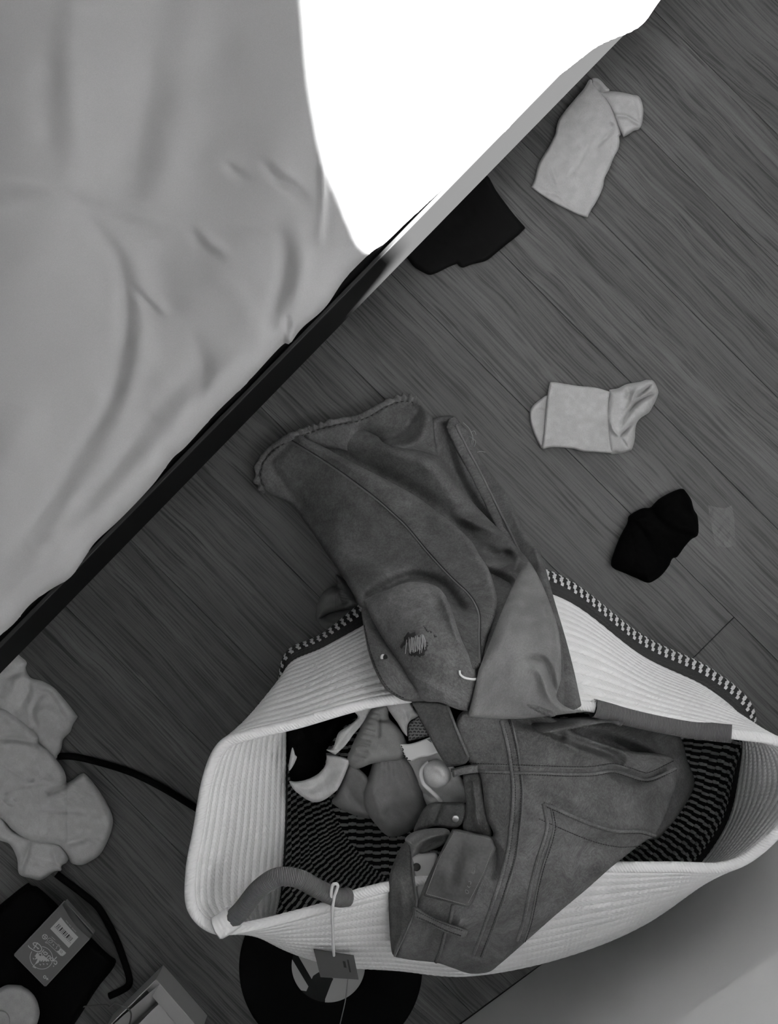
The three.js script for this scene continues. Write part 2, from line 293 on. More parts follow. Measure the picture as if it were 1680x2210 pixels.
// unseen curtain beside the window; its edge is shaped to shade the bed
{
  const edge = [[700, 720, 0.1], [865, 545, 0.2], [832, 540, 0.455], [785, 460, 0.47], [748, 372, 0.475], [722, 290, 0.475], [702, 160, 0.475], [692, 0, 0.475], [682, -250, 0.475]].map(([x, y, h]) => {
    const p = P(x, y, h), nn = p.x * NW.x + p.z * NW.z, k = (WALL - 0.05 - nn) / (SUN.x * NW.x + SUN.z * NW.z); p.addScaledVector(SUN, k); return [p.x * TW.x + p.z * TW.z, p.y];
  }).sort((a, b) => a[1] - b[1]);
  const at = y => { if (y <= edge[0][1]) return edge[0][0]; for (let i = 1; i < edge.length; i++) if (y <= edge[i][1]) { const a = edge[i - 1], b = edge[i]; return a[0] + (b[0] - a[0]) * (y - a[1]) / Math.max(1e-6, b[1] - a[1]); } return edge[edge.length - 1][0]; };
  const pos = [], idx = [], uv = [], nu = 40, nvv = 60;
  for (let s = 0; s < 2; s++) for (let j = 0; j <= nvv; j++) { const y = 0.62 + (2.2 - 0.62) * j / nvv, e = at(y); for (let i = 0; i <= nu; i++) { const u = i / nu, t = T0 - 0.12 + (e - T0 + 0.12) * u, p = W(WALL - 0.05 + 0.018 * Math.sin(u * 26) * (1 - u) - s * 0.003, t, y); pos.push(p.x, p.y, p.z); uv.push(t, y); } }
  const row = nu + 1, lay = row * (nvv + 1);
  for (let j = 0; j < nvv; j++) for (let i = 0; i < nu; i++) { const a = j * row + i, b = a + 1, c = a + row, d = c + 1; idx.push(a, b, c, b, d, c, lay + a, lay + c, lay + b, lay + b, lay + c, lay + d); }
  for (let j = 0; j < nvv; j++) { const a = j * row + nu, c = a + row; idx.push(a, lay + a, c, c, lay + a, lay + c); }
  const g = new THREE.BufferGeometry(); g.setAttribute('position', new THREE.Float32BufferAttribute(pos, 3)); g.setAttribute('uv', new THREE.Float32BufferAttribute(uv, 2)); g.setIndex(idx); g.computeVertexNormals();
  single('curtain', g, std(0.45, 1), 'unseen pale curtain beside the window, its edge shaped to shade the bed', 'curtain');
}

// ---------------------------------------------------------------- the bed
const black = blk(0.006, 0.75), blackRail = new THREE.MeshPhysicalMaterial({ color: grey(0.006), roughness: 0.7, specularIntensity: 0.25 });
const bed = thing('bed', 'low bed with a black side rail under a rumpled pale sheet', 'bed', [-0.5, 0, -0.5]);
// rail line in the picture: lower outer edge (0,1455)-(835,575)-(1300,105); upper outer edge 42 px further out
const railA = P(-260, 1721, 0.15), railB = P(1560, -141, 0.15);
const rd = railB.clone().sub(railA).normalize(), rn = new THREE.Vector3(-rd.z, 0, rd.x); if (rn.x + rn.z < 0) rn.negate();   // rn points into the room
const railLen = railA.distanceTo(railB);
function bedBox(len, y0, y1, in0, in1, rr) { const g = new RoundedBoxGeometry(len, y1 - y0, in1 - in0, 3, rr); g.applyMatrix4(new THREE.Matrix4().makeBasis(rd, new THREE.Vector3(0, 1, 0), new THREE.Vector3().crossVectors(rd, new THREE.Vector3(0, 1, 0)))); const c = railA.clone().addScaledVector(rd, railLen / 2).addScaledVector(rn, -(in0 + in1) / 2); g.translate(c.x, (y0 + y1) / 2, c.z); return g; }
part('side_rail', bedBox(railLen, 0.15, 0.2988, 0, 0.03, 0.003), blackRail, bed, 'black side rail');
part('edge_highlight', bedBox(railLen, 0.299, 0.3035, -0.0012, 0.0035, 0.001), std(0.02, 0.6), bed, 'thin paler strip standing in for the highlight on the rail edge');  // added paler strip imitates the highlight along the rail's upper edge
part('bed_base', bedBox(railLen, 0.2, 0.31, 0.031, 1.1, 0.004), black, bed);
part('mattress', bedBox(railLen, 0.3105, 0.425, 0.008, 1.1, 0.02), black, bed, 'black mattress side');
for (const s of [0.06, 0.94]) { const c = railA.clone().addScaledVector(rd, railLen * s).addScaledVector(rn, -0.12); const g = new THREE.CylinderGeometry(0.028, 0.022, 0.2, 20); g.translate(c.x, 0.1, c.z); part('leg', g, black, bed); }

const cottonTex = dataTex(512, 512, (x, y) => 0.90 + 0.05 * (hash2(x, y) - 0.5), 0.2, 0.2);
const cotton = new THREE.MeshStandardMaterial({ color: grey(0.52), map: cottonTex, roughness: 1 });
{
  const E = [[-240, 1600], [-120, 1490], [-60, 1432], [0, 1372], [30, 1346], [66, 1304], [110, 1272], [152, 1246], [182, 1205], [206, 1170], [262, 1118], [330, 1046], [372, 990], [402, 963], [470, 888], [532, 828], [608, 746], [626, 742], [652, 708], [702, 664], [745, 602], [800, 546], [832, 524], [880, 478], [960, 404], [1020, 346], [1060, 310], [1100, 274], [1170, 195], [1250, 130], [1300, 94], [1380, 58], [1420, 8], [1470, -60], [1540, -130]];
  const far = [[1100, -620], [600, -720], [-300, -500], [-800, 100], [-900, 700], [-620, 1250]];
  const G = (p, a, w, extra) => ({ p, a: a * 0.65, w, ...extra });
  const c = cloth({
    outline: [...E, ...far], step: 7, T: 0.03, B: 0.02, r: 60, edge: 0.25, nz: 0.008, ns: 260, floor: 0.4275,
    h: (x, y) => { return 0.452 + 0.010 * Math.sin(x / 90 + y / 600) * sstep(1500, 200, y); },
    folds: [
      G([[0, 395], [95, 408], [175, 438], [280, 478], [350, 505]], -0.006, 14), G([[-60, 470], [60, 430], [160, 455]], 0.006, 26),
      G([[178, 445], [212, 500], [250, 545], [268, 600], [272, 700], [262, 790], [232, 880], [175, 970], [95, 1105], [10, 1215]], -0.010, 20), G([[215, 470], [262, 540], [300, 620], [302, 720], [288, 810], [250, 910], [190, 1000]], 0.008, 26),
      G([[288, 622], [318, 655], [350, 688]], -0.008, 8), G([[300, 615], [330, 645], [362, 676]], 0.006, 10),
      G([[568, 352], [600, 388], [632, 402], [668, 440]], -0.008, 10), G([[578, 340], [615, 372], [650, 395]], 0.006, 12),
      G([[490, 355], [510, 375], [535, 388]], -0.007, 10), G([[412, 498], [440, 536], [482, 562]], -0.008, 11), G([[425, 488], [455, 522], [495, 546]], 0.006, 12),
      G([[690, 320], [697, 380], [697, 450], [688, 520]], 0.008, 7), G([[712, 320], [716, 400], [704, 520]], -0.005, 12),
      G([[600, 490], [614, 540], [610, 600], [592, 660], [580, 740]], -0.010, 16), G([[640, 480], [652, 560], [640, 640], [625, 700]], 0.007, 18),
      G([[622, 690], [618, 715], [612, 745]], -0.010, 6, { open: 1 }), G([[634, 700], [630, 722], [624, 742]], 0.008, 6, { open: 1 }),
      G([[480, 480], [560, 490], [600, 520]], -0.004, 14), G([[450, 590], [520, 640], [540, 700]], 0.005, 24),
      G([[150, 0], [148, 150], [155, 300], [165, 420]], 0.010, 40), G([[110, 0], [108, 200], [120, 380]], -0.008, 40), G([[330, 60], [320, 200], [290, 340], [270, 440]], -0.009, 44), G([[400, 0], [390, 200], [360, 360], [352, 470]], 0.009, 50),
      G([[352, 520], [345, 600], [372, 700]], -0.006, 40), G([[470, 760], [360, 860], [250, 1000], [160, 1100], [60, 1180]], -0.007, 22), G([[520, 770], [420, 870], [300, 1010], [200, 1110]], 0.006, 28), G([[420, 720], [440, 800], [420, 880], [395, 950]], -0.005, 16),
      G([[330, 900], [260, 960], [160, 1080], [110, 1160], [30, 1260]], 0.006, 20), G([[60, 880], [30, 960], [-40, 1060]], 0.008, 50), G([[180, 1190], [120, 1230], [40, 1300]], -0.004, 10), G([[150, 1180], [90, 1225], [20, 1275]], 0.004, 9),
      G([[760, 30], [790, 120], [840, 220]], 0.006, 20), G([[900, 60], [960, 160], [1000, 280]], -0.006, 26), G([[1010, 60], [1040, 150], [1060, 240]], 0.006, 16), G([[740, 440], [775, 500], [760, 560]], 0.006, 18),
    ],
  });
  single('bed_sheet', c.geo, cotton, 'rumpled pale cotton sheet on the bed, half in bright sun', 'bed sheet');
}
// ---------------------------------------------------------------- the rope basket, its mouth pinched into a long lens
const RIM = 0.362, BOR = 0.205;
const rimPx = [[428, 1790], [448, 1680], [478, 1612], [530, 1588], [640, 1562], [820, 1514], [1030, 1500], [1250, 1522], [1420, 1552], [1570, 1582], [1690, 1606], [1748, 1690], [1690, 1785], [1585, 1866], [1440, 1872], [1200, 1872], [1000, 1888], [840, 1914], [700, 1952], [560, 1992], [470, 2006], [416, 1962], [412, 1880]];
const borPx = [[608, 1770], [610, 1640], [612, 1530], [628, 1442], [705, 1402], [850, 1325], [1020, 1262], [1208, 1296], [1380, 1420], [1524, 1492], [1606, 1575], [1600, 1690], [1572, 1790], [1500, 1890], [1380, 1990], [1200, 2062], [1010, 2098], [860, 2086], [720, 2074], [610, 2034], [588, 1985], [598, 1930], [604, 1860]];
const NS = rimPx.length, bc = new THREE.Vector3(0.11, 0, 0.33);
const loops = [[], [], [], [], [], []];
for (let i = 0; i < NS; i++) {
  const b = P(borPx[i][0], borPx[i][1], BOR), r = P(rimPx[i][0], rimPx[i][1], RIM), d = new THREE.Vector3(b.x - bc.x, 0, b.z - bc.z), l = d.length(); d.normalize();
  loops[0].push(new THREE.Vector3(bc.x + d.x * 0.20, 0.008, bc.z + d.z * 0.20));
  loops[1].push(new THREE.Vector3(bc.x + d.x * (0.45 * l + 0.125), 0.03, bc.z + d.z * (0.45 * l + 0.125)));
  const k = l * (i >= 5 && i <= 10 ? 1.10 : 1.04); loops[2].push(new THREE.Vector3(bc.x + d.x * k, 0.115, bc.z + d.z * k));
  loops[3].push(b);
  const m = b.clone().lerp(r, 0.5), o = r.clone().sub(b), inw = -(o.x * d.x + o.z * d.z); m.addScaledVector(d, Math.max(0, inw) * 0.10); loops[4].push(m); loops[5].push(r);
}
const cr1 = (a, b, c, d, t) => { const t2 = t * t, t3 = t2 * t; return 0.5 * (2 * b + (c - a) * t + (2 * a - 5 * b + 4 * c - d) * t2 + (3 * b - a - 3 * c + d) * t3); };
const crv = (a, b, c, d, t) => new THREE.Vector3(cr1(a.x, b.x, c.x, d.x, t), cr1(a.y, b.y, c.y, d.y, t), cr1(a.z, b.z, c.z, d.z, t));
function loopAt(L, u) { const f = ((u % 1) + 1) % 1 * NS, i = Math.floor(f), t = f - i, g = k => L[(i + k + NS) % NS]; return crv(g(-1), g(0), g(1), g(2), t); }
function basketAt(u, v) { const n = loops.length - 1, f = clamp(v, 0, 1) * n, i = Math.min(n - 1, Math.floor(f)), t = f - i, g = k => loopAt(loops[clamp(i + k, 0, n)], u); return crv(g(-1), g(0), g(1), g(2), t); }
function basketN(u, v) { const e = 0.002, du = basketAt(u + e, v).sub(basketAt(u - e, v)), dv = basketAt(u, Math.min(1, v + e)).sub(basketAt(u, Math.max(0, v - e))); const n = du.cross(dv).normalize(); const p = basketAt(u, v); if ((p.x - bc.x) * n.x + (p.z - bc.z) * n.z < 0 && v < 0.9) n.negate(); return n; }
const flipN = (() => { const e = 0.002, du = basketAt(0 + e, 0.5).sub(basketAt(0 - e, 0.5)), dv = basketAt(0, 0.502).sub(basketAt(0, 0.498)), n = du.cross(dv), p = basketAt(0, 0.5); return (p.x - bc.x) * n.x + (p.z - bc.z) * n.z < 0 ? -1 : 1; })();
function bN(u, v) { const e = 0.003, du = basketAt(u + e, v).sub(basketAt(u - e, v)), dv = basketAt(u, Math.min(1, v + e)).sub(basketAt(u, Math.max(0, v - e))); return du.cross(dv).normalize().multiplyScalar(flipN); }
// length round the basket, so that the stitches keep one size
const ARC = [0]; for (let i = 1; i <= 600; i++) ARC.push(ARC[i - 1] + basketAt(i / 600, 0.5).distanceTo(basketAt((i - 1) / 600, 0.5)));
const arcOf = u => { const f = clamp(u, 0, 1) * 600, i = Math.min(599, Math.floor(f)); return (ARC[i] + (ARC[i + 1] - ARC[i]) * (f - i)) / ARC[600]; };
// one zone of the wall, ribs standing proud on both faces
function zone(v0, v1, ribs, depth, thick, nu, uvU, uvV) {
  const per = 10, nv = ribs * per, pos = [], uv = [], idx = [], ring = nu + 1;
  const rows = [];
  for (let j = 0; j <= nv; j++) rows.push([v0 + (v1 - v0) * j / nv, 1, j]);
  for (let j = nv; j >= 0; j--) rows.push([v0 + (v1 - v0) * j / nv, -1, j]);
  rows.push(rows[0]);
  for (const [v, s, j] of rows) for (let i = 0; i <= nu; i++) {
    const u = i / nu, p = basketAt(u, v), n = bN(u, v), q = Math.abs(Math.sin(Math.PI * j / per)), wob = 0.00025 * Math.sin(u * 1500 + j);
    p.addScaledVector(n, s * (thick / 2 + depth * (Math.min(1, Math.pow(q * 1.5, 0.8)) - 1) + wob)); pos.push(p.x, p.y, p.z); uv.push(arcOf(u) * uvU, (j / per) * uvV);
  }
  for (let r = 0; r < rows.length - 1; r++) for (let i = 0; i < nu; i++) { const a = r * ring + i, b = a + 1, c = a + ring, d = c + 1; flipN > 0 ? idx.push(a, b, c, b, d, c) : idx.push(a, c, b, b, c, d); }
  const g = new THREE.BufferGeometry(); g.setAttribute('position', new THREE.Float32BufferAttribute(pos, 3)); g.setAttribute('uv', new THREE.Float32BufferAttribute(uv, 2)); g.setIndex(idx); g.computeVertexNormals(); return g;
}
const basket = thing('rope_basket', 'large soft white rope basket with a black-and-white stitched lower half, full of laundry', 'basket', [0.11, 0, 0.33]);
const ropeTex = dataTex(512, 512, (x, y) => 0.93 + 0.08 * (hash2(x, y) - 0.5) + 0.05 * (vnoise(x / 6, y / 6, 85, 85) - 0.5), 0.15, 0.15);
const ropeBump = dataTex(512, 64, (x, y) => { const a = vnoise(x / 4, y / 5, 128, 12), z = 0.5 + 0.5 * Math.sin((x + 18 * Math.sin(y / 64 * Math.PI * 2)) / 512 * Math.PI * 2 * 32); return 0.4 * a + 0.6 * z; }, 0.16, 1, false);
const ropeWhite = new THREE.MeshStandardMaterial({ color: grey(0.83), bumpMap: ropeBump, bumpScale: 0.0005, roughness: 1 });
const checkTex = dataTex(64, 128, (x, y) => { const r = y < 64 ? 0 : 0.14, ph = ((x / 64 + r) % 1), w = 0.2 + 0.06 * vnoise(x / 5, y / 9), d = Math.abs(ph - 0.5), yy = (y % 64) / 64; const on = d < w * (0.75 + 0.35 * Math.sin(Math.PI * yy)); return on ? 0.90 + 0.15 * (hash2(x, y) - 0.5) : 0.19 + 0.06 * (hash2(x, y) - 0.5); }, 1, 2);
const ropeCheck = new THREE.MeshStandardMaterial({ color: grey(0.95), map: checkTex, roughness: 1 });
const VB = 0.515, VD = 0.60;
part('checkered_body', zone(0, VB, 19, 0.0026, 0.009, 480, 190, 1), ropeCheck, basket, 'black-and-white stitched lower wall');
part('dark_stripe', zone(VB, VD, 3, 0.0016, 0.009, 420, 1.6, 1), std(0.045, 1, { bumpMap: ropeBump, bumpScale: 0.0006 }), basket, 'charcoal stripe between the two halves');
part('white_band', zone(VD, 0.985, 13, 0.0040, 0.0105, 460, 1.6, 1), ropeWhite, basket, 'white ribbed upper band');
{ const pts = []; for (let i = 0; i < 120; i++) { const p = basketAt(i / 120, 0.02); pts.push(new THREE.Vector3(p.x, 0.010, p.z)); } const g = prism(pts, 0.009), u = g.attributes.uv, q = g.attributes.position; for (let i = 0; i < u.count; i++) u.setXY(i, q.getZ(i) / 0.0095, q.getX(i) / 0.011); part('base', g, ropeCheck, basket, 'round stitched base'); }
// top coil: white rope, replaced by grey wrapped handles on the two long sides
function coil(u0, u1, r, lift) {
  const n = Math.max(8, Math.round((u1 - u0) * 400)), pts = []; for (let i = 0; i <= n; i++) { const u = u0 + (u1 - u0) * i / n, p = basketAt(u, 1); p.y += lift; pts.push(p); }
  return new THREE.TubeGeometry(new THREE.CatmullRomCurve3(pts), n * 2, r, 10, false);
}
const uOf = i => i / NS;
const hA0 = uOf(18) - 0.008, hA1 = uOf(20) - 0.004, hB0 = uOf(7) + 0.008, hB1 = uOf(9) - 0.002;
part('rim_coil', coil(hA1 - 1, hB0, 0.0058, -0.001), ropeWhite, basket);
part('rim_coil', coil(hB1, hA0, 0.0058, -0.001), ropeWhite, basket);
const wrapTex = dataTex(256, 16, (x, y) => 0.62 + 0.25 * Math.abs(Math.sin(x / 256 * Math.PI * 48)) + 0.12 * (hash2(x, y) - 0.5), 1, 1);
const wrapBump = dataTex(256, 16, (x, y) => Math.abs(Math.sin(x / 256 * Math.PI * 48)), 1, 1, false);
const wrap = new THREE.MeshStandardMaterial({ color: grey(0.26), map: wrapTex, bumpMap: wrapBump, bumpScale: 0.0008, roughness: 1 });
function handle(pts, label) { const g = new THREE.TubeGeometry(new THREE.CatmullRomCurve3(pts.map(q => P(...q))), 120, 0.0098, 14, false); const u = g.attributes.uv; for (let i = 0; i < u.count; i++) u.setX(i, u.getX(i) * 2.6); return part('handle', g, wrap, basket, label); }
handle([[495, 1990, 0.366], [520, 1966, 0.378], [560, 1918, 0.392], [600, 1893, 0.398], [640, 1895, 0.398], [690, 1920, 0.388], [730, 1937, 0.376], [752, 1936, 0.368]], 'grey wrapped rope handle');
handle([[1280, 1528, 0.362], [1310, 1535, 0.358], [1360, 1548, 0.356], [1430, 1563, 0.355], [1500, 1575, 0.355], [1550, 1581, 0.358], [1580, 1584, 0.362]], 'grey wrapped rope handle');
part('handle_wrap', ridge([[468, 2004], [485, 1994], [506, 1978]], 0.368, 0.0125, { lift: 0 }), ropeWhite, basket, 'white wrap at the handle end');
// ---------------------------------------------------------------- the jeans, thrown over both rims of the basket
const jeans = thing('jeans', 'faded denim jeans with a ripped knee, spilling over both sides of the basket', 'jeans', [0.11, 0, 0.2]);
const F = (p, a, w, e) => ({ p, a, w, ...e }), FJ = (p, a, w, e) => ({ p, a: a * 1.45, w: w * 0.9, ...e });
const wear = 0.0016;
// far leg: strip with the felled seam, lying from the floor up against the basket
const farLeg = cloth({
  outline: [[930, 906, 1], [950, 900], [982, 898], [994, 914], [1012, 930], [1024, 958], [1036, 987], [1066, 1030], [1098, 1070], [1126, 1130], [1148, 1166], [1164, 1182], [1168, 1196], [1178, 1226], [1196, 1292], [1222, 1380], [1240, 1450], [1256, 1524, 1], [1225, 1530], [1150, 1480], [1100, 1300], [1020, 1180], [950, 1060]], step: 4, T: 0.010, B: 0.006, r: 12, nz: wear, ns: 22, rot: 0.5,
  h: [[930, 906, 0.012], [985, 900, 0.012], [1040, 990, 0.014], [1000, 1040, 0.02], [1100, 1070, 0.03], [1166, 1184, 0.12], [1180, 1230, 0.17], [1197, 1292, 0.245], [1222, 1380, 0.30], [1256, 1524, 0.385], [1150, 1480, 0.36], [1020, 1180, 0.07], [1100, 1300, 0.22]],
  folds: [FJ([[958, 920], [976, 1000], [1020, 1085], [1075, 1150]], -0.012, 14, { open: 1 }), FJ([[1100, 1090], [1130, 1160], [1170, 1240], [1200, 1330]], 0.006, 18), FJ([[1150, 1170], [1160, 1190], [1168, 1230]], 0.008, 10)],
});
part('far_leg', farLeg.geo, M.denim, jeans);
const farSeam = [[986, 908], [976, 918], [984, 940], [1000, 972], [1024, 1016], [1050, 1068], [1070, 1108], [1096, 1160], [1120, 1210]];
part('seam', ridge(shiftLine(farSeam, 2), farLeg.top, 0.0034, { flat: 2.0, lift: -0.0006, ripple: 0.12, freq: 900 }), M.denimSeam, jeans);
part('seam', ridge(shiftLine(farSeam, -10), farLeg.top, 0.0016, { flat: 1.0, lift: 0.0006 }), M.denimBack, jeans);
// frayed hem threads
{ const g = []; const T = (pts) => g.push(new THREE.TubeGeometry(new THREE.CatmullRomCurve3(pts.map(q => P(...q))), 24, 0.00035, 5)); T([[1000, 912, 0.02], [1014, 926, 0.026], [1022, 950, 0.024], [1018, 962, 0.02], [1020, 948, 0.026], [1027, 952, 0.022], [1024, 966, 0.016]]); T([[1004, 944, 0.022], [1014, 942, 0.028], [1022, 948, 0.02]]); T([[1018, 932, 0.022], [1024, 930, 0.026], [1028, 938, 0.02]]); T([[1030, 976, 0.018], [1038, 974, 0.018], [1048, 976, 0.012]]); part('frayed_thread', mergeGeometries(g), M.threadLight, jeans, 'pale loose threads of the frayed hem').userData.kind = 'stuff'; }
// flap of the near leg's hem
const hemFlap = cloth({
  outline: [[655, 938], [690, 924], [725, 914], [760, 906], [800, 889], [838, 868], [874, 857], [898, 861], [916, 882], [934, 900, 1], [938, 940], [945, 990, 1], [960, 1040], [880, 1010], [800, 985], [730, 970], [680, 962]], step: 4, T: 0.009, B: 0.006, r: 12, nz: wear, ns: 20, rot: 0.2,
  h: [[720, 918, 0.035], [838, 868, 0.03], [898, 861, 0.02], [934, 900, 0.03], [945, 990, 0.04], [830, 940, 0.04], [760, 960, 0.04]],
  folds: [FJ([[900, 885], [868, 930], [830, 945], [760, 975]], -0.012, 18, { open: 1 }), FJ([[925, 905], [905, 950], [860, 965], [822, 950]], 0.012, 14), FJ([[770, 915], [800, 950], [780, 985]], -0.010, 24)],
});
part('hem_flap', hemFlap.geo, M.denim, jeans);
// middle of the near leg: from the hem to the smooth reverse that hangs into the basket
const midLeg = cloth({
  outline: [[660, 945], [720, 950], [770, 925], [812, 940], [832, 958], [870, 966], [902, 972], [942, 983], [957, 1001], [986, 1044], [1020, 1083], [1063, 1128], [1093, 1156], [1116, 1181], [1138, 1205], [1157, 1233], [1176, 1273], [1195, 1322], [1208, 1366], [1216, 1420], [1219, 1475], [1214, 1520], [1180, 1546], [1060, 1470], [1020, 1360], [940, 1200], [820, 1080]], step: 4, T: 0.012, B: 0.010, r: 16, nz: wear, ns: 22, rot: 0.35,
  h: [[660, 945, 0.03], [770, 930, 0.03], [840, 960, 0.05], [942, 983, 0.045], [986, 1044, 0.05], [1063, 1128, 0.08], [1116, 1181, 0.15], [1157, 1233, 0.20], [1195, 1322, 0.29], [1216, 1420, 0.345], [1214, 1520, 0.395], [1060, 1470, 0.395], [1020, 1360, 0.34], [940, 1200, 0.17], [820, 1080, 0.08], [900, 1050, 0.06], [1090, 1240, 0.22]],
  folds: [FJ([[690, 955], [770, 1000], [870, 1055], [960, 1110], [1020, 1170]], -0.020, 26, { open: 1 }), FJ([[820, 962], [880, 985], [930, 1010], [980, 1070]], 0.012, 22), FJ([[970, 1110], [1030, 1130], [1085, 1150]], 0.012, 14), FJ([[1040, 1180], [1070, 1200], [1100, 1200], [1118, 1195]], -0.020, 16), FJ([[1050, 1240], [1080, 1255], [1095, 1262]], -0.026, 20, { open: 1 }), FJ([[1095, 1170], [1115, 1200], [1110, 1235]], 0.012, 12)],
});
part('middle_leg', midLeg.geo, M.denim, jeans);
// outer face of the near leg with the outseam
const frontLeg = cloth({
  outline: [[556, 1036], [557, 1008], [570, 984], [590, 966], [612, 948], [640, 936], [668, 950], [700, 965], [730, 982], [784, 1010], [830, 1033], [869, 1054], [902, 1073], [932, 1096], [975, 1128], [1016, 1166], [1037, 1201], [1054, 1226], [1067, 1263], [1073, 1299], [1066, 1340], [1052, 1380], [1038, 1442, 1], [1000, 1440], [900, 1330], [830, 1310], [782, 1312], [764, 1284], [740, 1245], [710, 1202], [678, 1155], [647, 1112], [630, 1090], [598, 1074], [570, 1060]], step: 4, T: 0.014, B: 0.012, r: 14, nz: wear, ns: 22, rot: 0.05,
  h: [[556, 1030, 0.022], [600, 955, 0.03], [660, 945, 0.05], [784, 1010, 0.085], [932, 1096, 0.13], [1016, 1166, 0.20], [1067, 1263, 0.295], [1066, 1340, 0.35], [1038, 1442, 0.40], [900, 1330, 0.31], [782, 1312, 0.25], [710, 1202, 0.12], [630, 1090, 0.03], [760, 1100, 0.10], [860, 1200, 0.17], [950, 1270, 0.26]],
  folds: [FJ([[582, 990], [600, 1030], [640, 1080], [680, 1140]], -0.006, 16), FJ([[640, 945], [720, 985], [820, 1060], [905, 1160], [990, 1240]], 0.006, 24), FJ([[800, 1290], [880, 1248], [950, 1262], [990, 1310]], -0.018, 16, { open: 1 }), FJ([[700, 1170], [790, 1230], [850, 1235]], 0.006, 24), FJ([[570, 1010], [620, 960], [640, 945]], -0.005, 10)],
});
part('front_leg', frontLeg.geo, M.denim, jeans);
const outseam = [[628, 953], [672, 979], [723, 1012], [770, 1046], [812, 1078], [848, 1110], [879, 1140], [924, 1194], [973, 1247], [1008, 1280], [1024, 1302], [1034, 1330], [1034, 1380], [1036, 1432]];
part('seam', ridge(outseam, frontLeg.top, 0.0011, { lift: 0.0001 }), M.denimBack, jeans, 'raised outseam');
part('seam', ridge(shiftLine(outseam, -3.5), frontLeg.top, 0.0007, { lift: -0.0001 }), M.threadDark, jeans);
// puckered hem of the near leg
const hemLine = [[570, 1060], [558, 1034], [560, 1006], [574, 982], [596, 962], [626, 944], [662, 930], [700, 918], [740, 909], [772, 903], [802, 890], [836, 871], [872, 860], [896, 864]];
const hemH = (x, y) => Math.max(frontLeg.sd(x, y) > -14 ? frontLeg.top(x, y) : 0, hemFlap.sd(x, y) > -14 ? hemFlap.top(x, y) : 0, 0.02);
const hemG = ridge(hemLine, hemH, 0.0036, { flat: 1.5, ripple: 0.42, freq: 560, lift: 0, smoothH: true, sub: 14 });
part('hem', hemG, M.denimSeam, jeans, 'puckered turned-up hem');
part('stitching', mergeGeometries(stitches(shiftLine(hemLine, 6), hemH, { gap: 12, len: 6, r: 0.0006 })), M.threadDark, jeans).userData.kind = 'stuff';
// smooth reverse side hanging over the rim
const reverse = cloth({
  outline: [[1124, 1232, 1], [1140, 1212], [1158, 1236], [1177, 1275], [1193, 1318], [1206, 1362], [1212, 1416], [1210, 1470], [1202, 1506], [1228, 1528], [1262, 1536, 1], [1180, 1546], [1104, 1552], [1010, 1547, 1], [1022, 1496], [1034, 1446], [1056, 1390], [1076, 1338], [1100, 1280]], step: 4, T: 0.008, B: 0.006, r: 10, nz: 0.001, ns: 40, rot: 0.9,
  h: [[1124, 1232, 0.235], [1177, 1275, 0.265], [1206, 1362, 0.35], [1210, 1470, 0.41], [1262, 1536, 0.402], [1104, 1552, 0.40], [1010, 1547, 0.405], [1034, 1446, 0.41], [1076, 1338, 0.36], [1130, 1420, 0.40]],
  folds: [FJ([[1150, 1420], [1176, 1428], [1190, 1470], [1206, 1510]], -0.008, 10, { open: 1 }), FJ([[1140, 1440], [1168, 1452], [1184, 1500], [1214, 1530]], 0.006, 12), FJ([[1165, 1290], [1190, 1370], [1196, 1440]], -0.004, 10), FJ([[1130, 1260], [1100, 1340], [1060, 1430]], 0.008, 18), FJ([[1090, 1330], [1120, 1420], [1100, 1520]], 0.006, 40)],
});
part('leg_reverse', reverse.geo, M.denimBack, jeans, 'smooth pale reverse of the denim');
// strip of the leg edge hanging down beside the knee
const kneeEdge = cloth({
  outline: [[781, 1314], [784, 1345], [790, 1382], [798, 1415], [810, 1448], [830, 1484], [850, 1500], [872, 1512], [900, 1514], [930, 1508], [930, 1470], [880, 1440], [840, 1380], [800, 1320]], step: 3, T: 0.007, B: 0.005, r: 9, nz: 0.001, ns: 22, rot: 0.7,
  h: [[781, 1314, 0.27], [790, 1382, 0.33], [830, 1484, 0.385], [872, 1512, 0.38], [930, 1508, 0.39], [840, 1380, 0.34], [930, 1470, 0.395]],
  folds: [FJ([[790, 1320], [838, 1395], [885, 1460], [930, 1490]], -0.008, 10, { open: 1 })],
});
part('knee_edge', kneeEdge.geo, M.denim, jeans);
part('stitching', mergeGeometries(stitches([[786, 1345], [794, 1385], [806, 1425], [824, 1465], [848, 1494], [876, 1508]], kneeEdge.top, { gap: 7, len: 4.5 })), M.threadDark, jeans).userData.kind = 'stuff';
{ const g = new THREE.SphereGeometry(0.0028, 14, 10); g.scale(1, 0.5, 1.3); const p = P(827, 1419, kneeEdge.top(827, 1419) + 0.0006); g.translate(p.x, p.y, p.z); part('fabric_tear', g, std(0.6, 0.9), jeans, 'small white tear'); const h = new THREE.SphereGeometry(0.0024, 14, 10); h.scale(1, 0.4, 1.4); const q = P(832, 1419, kneeEdge.top(832, 1419) + 0.0012); h.translate(q.x, q.y, q.z); part('tear_shadow_hole', h, std(0.01, 1), jeans, 'dark bead painted as the shade inside the tear').name = 'tear_shade'; }  // near-black bead beside the white spot imitates shade in the tear
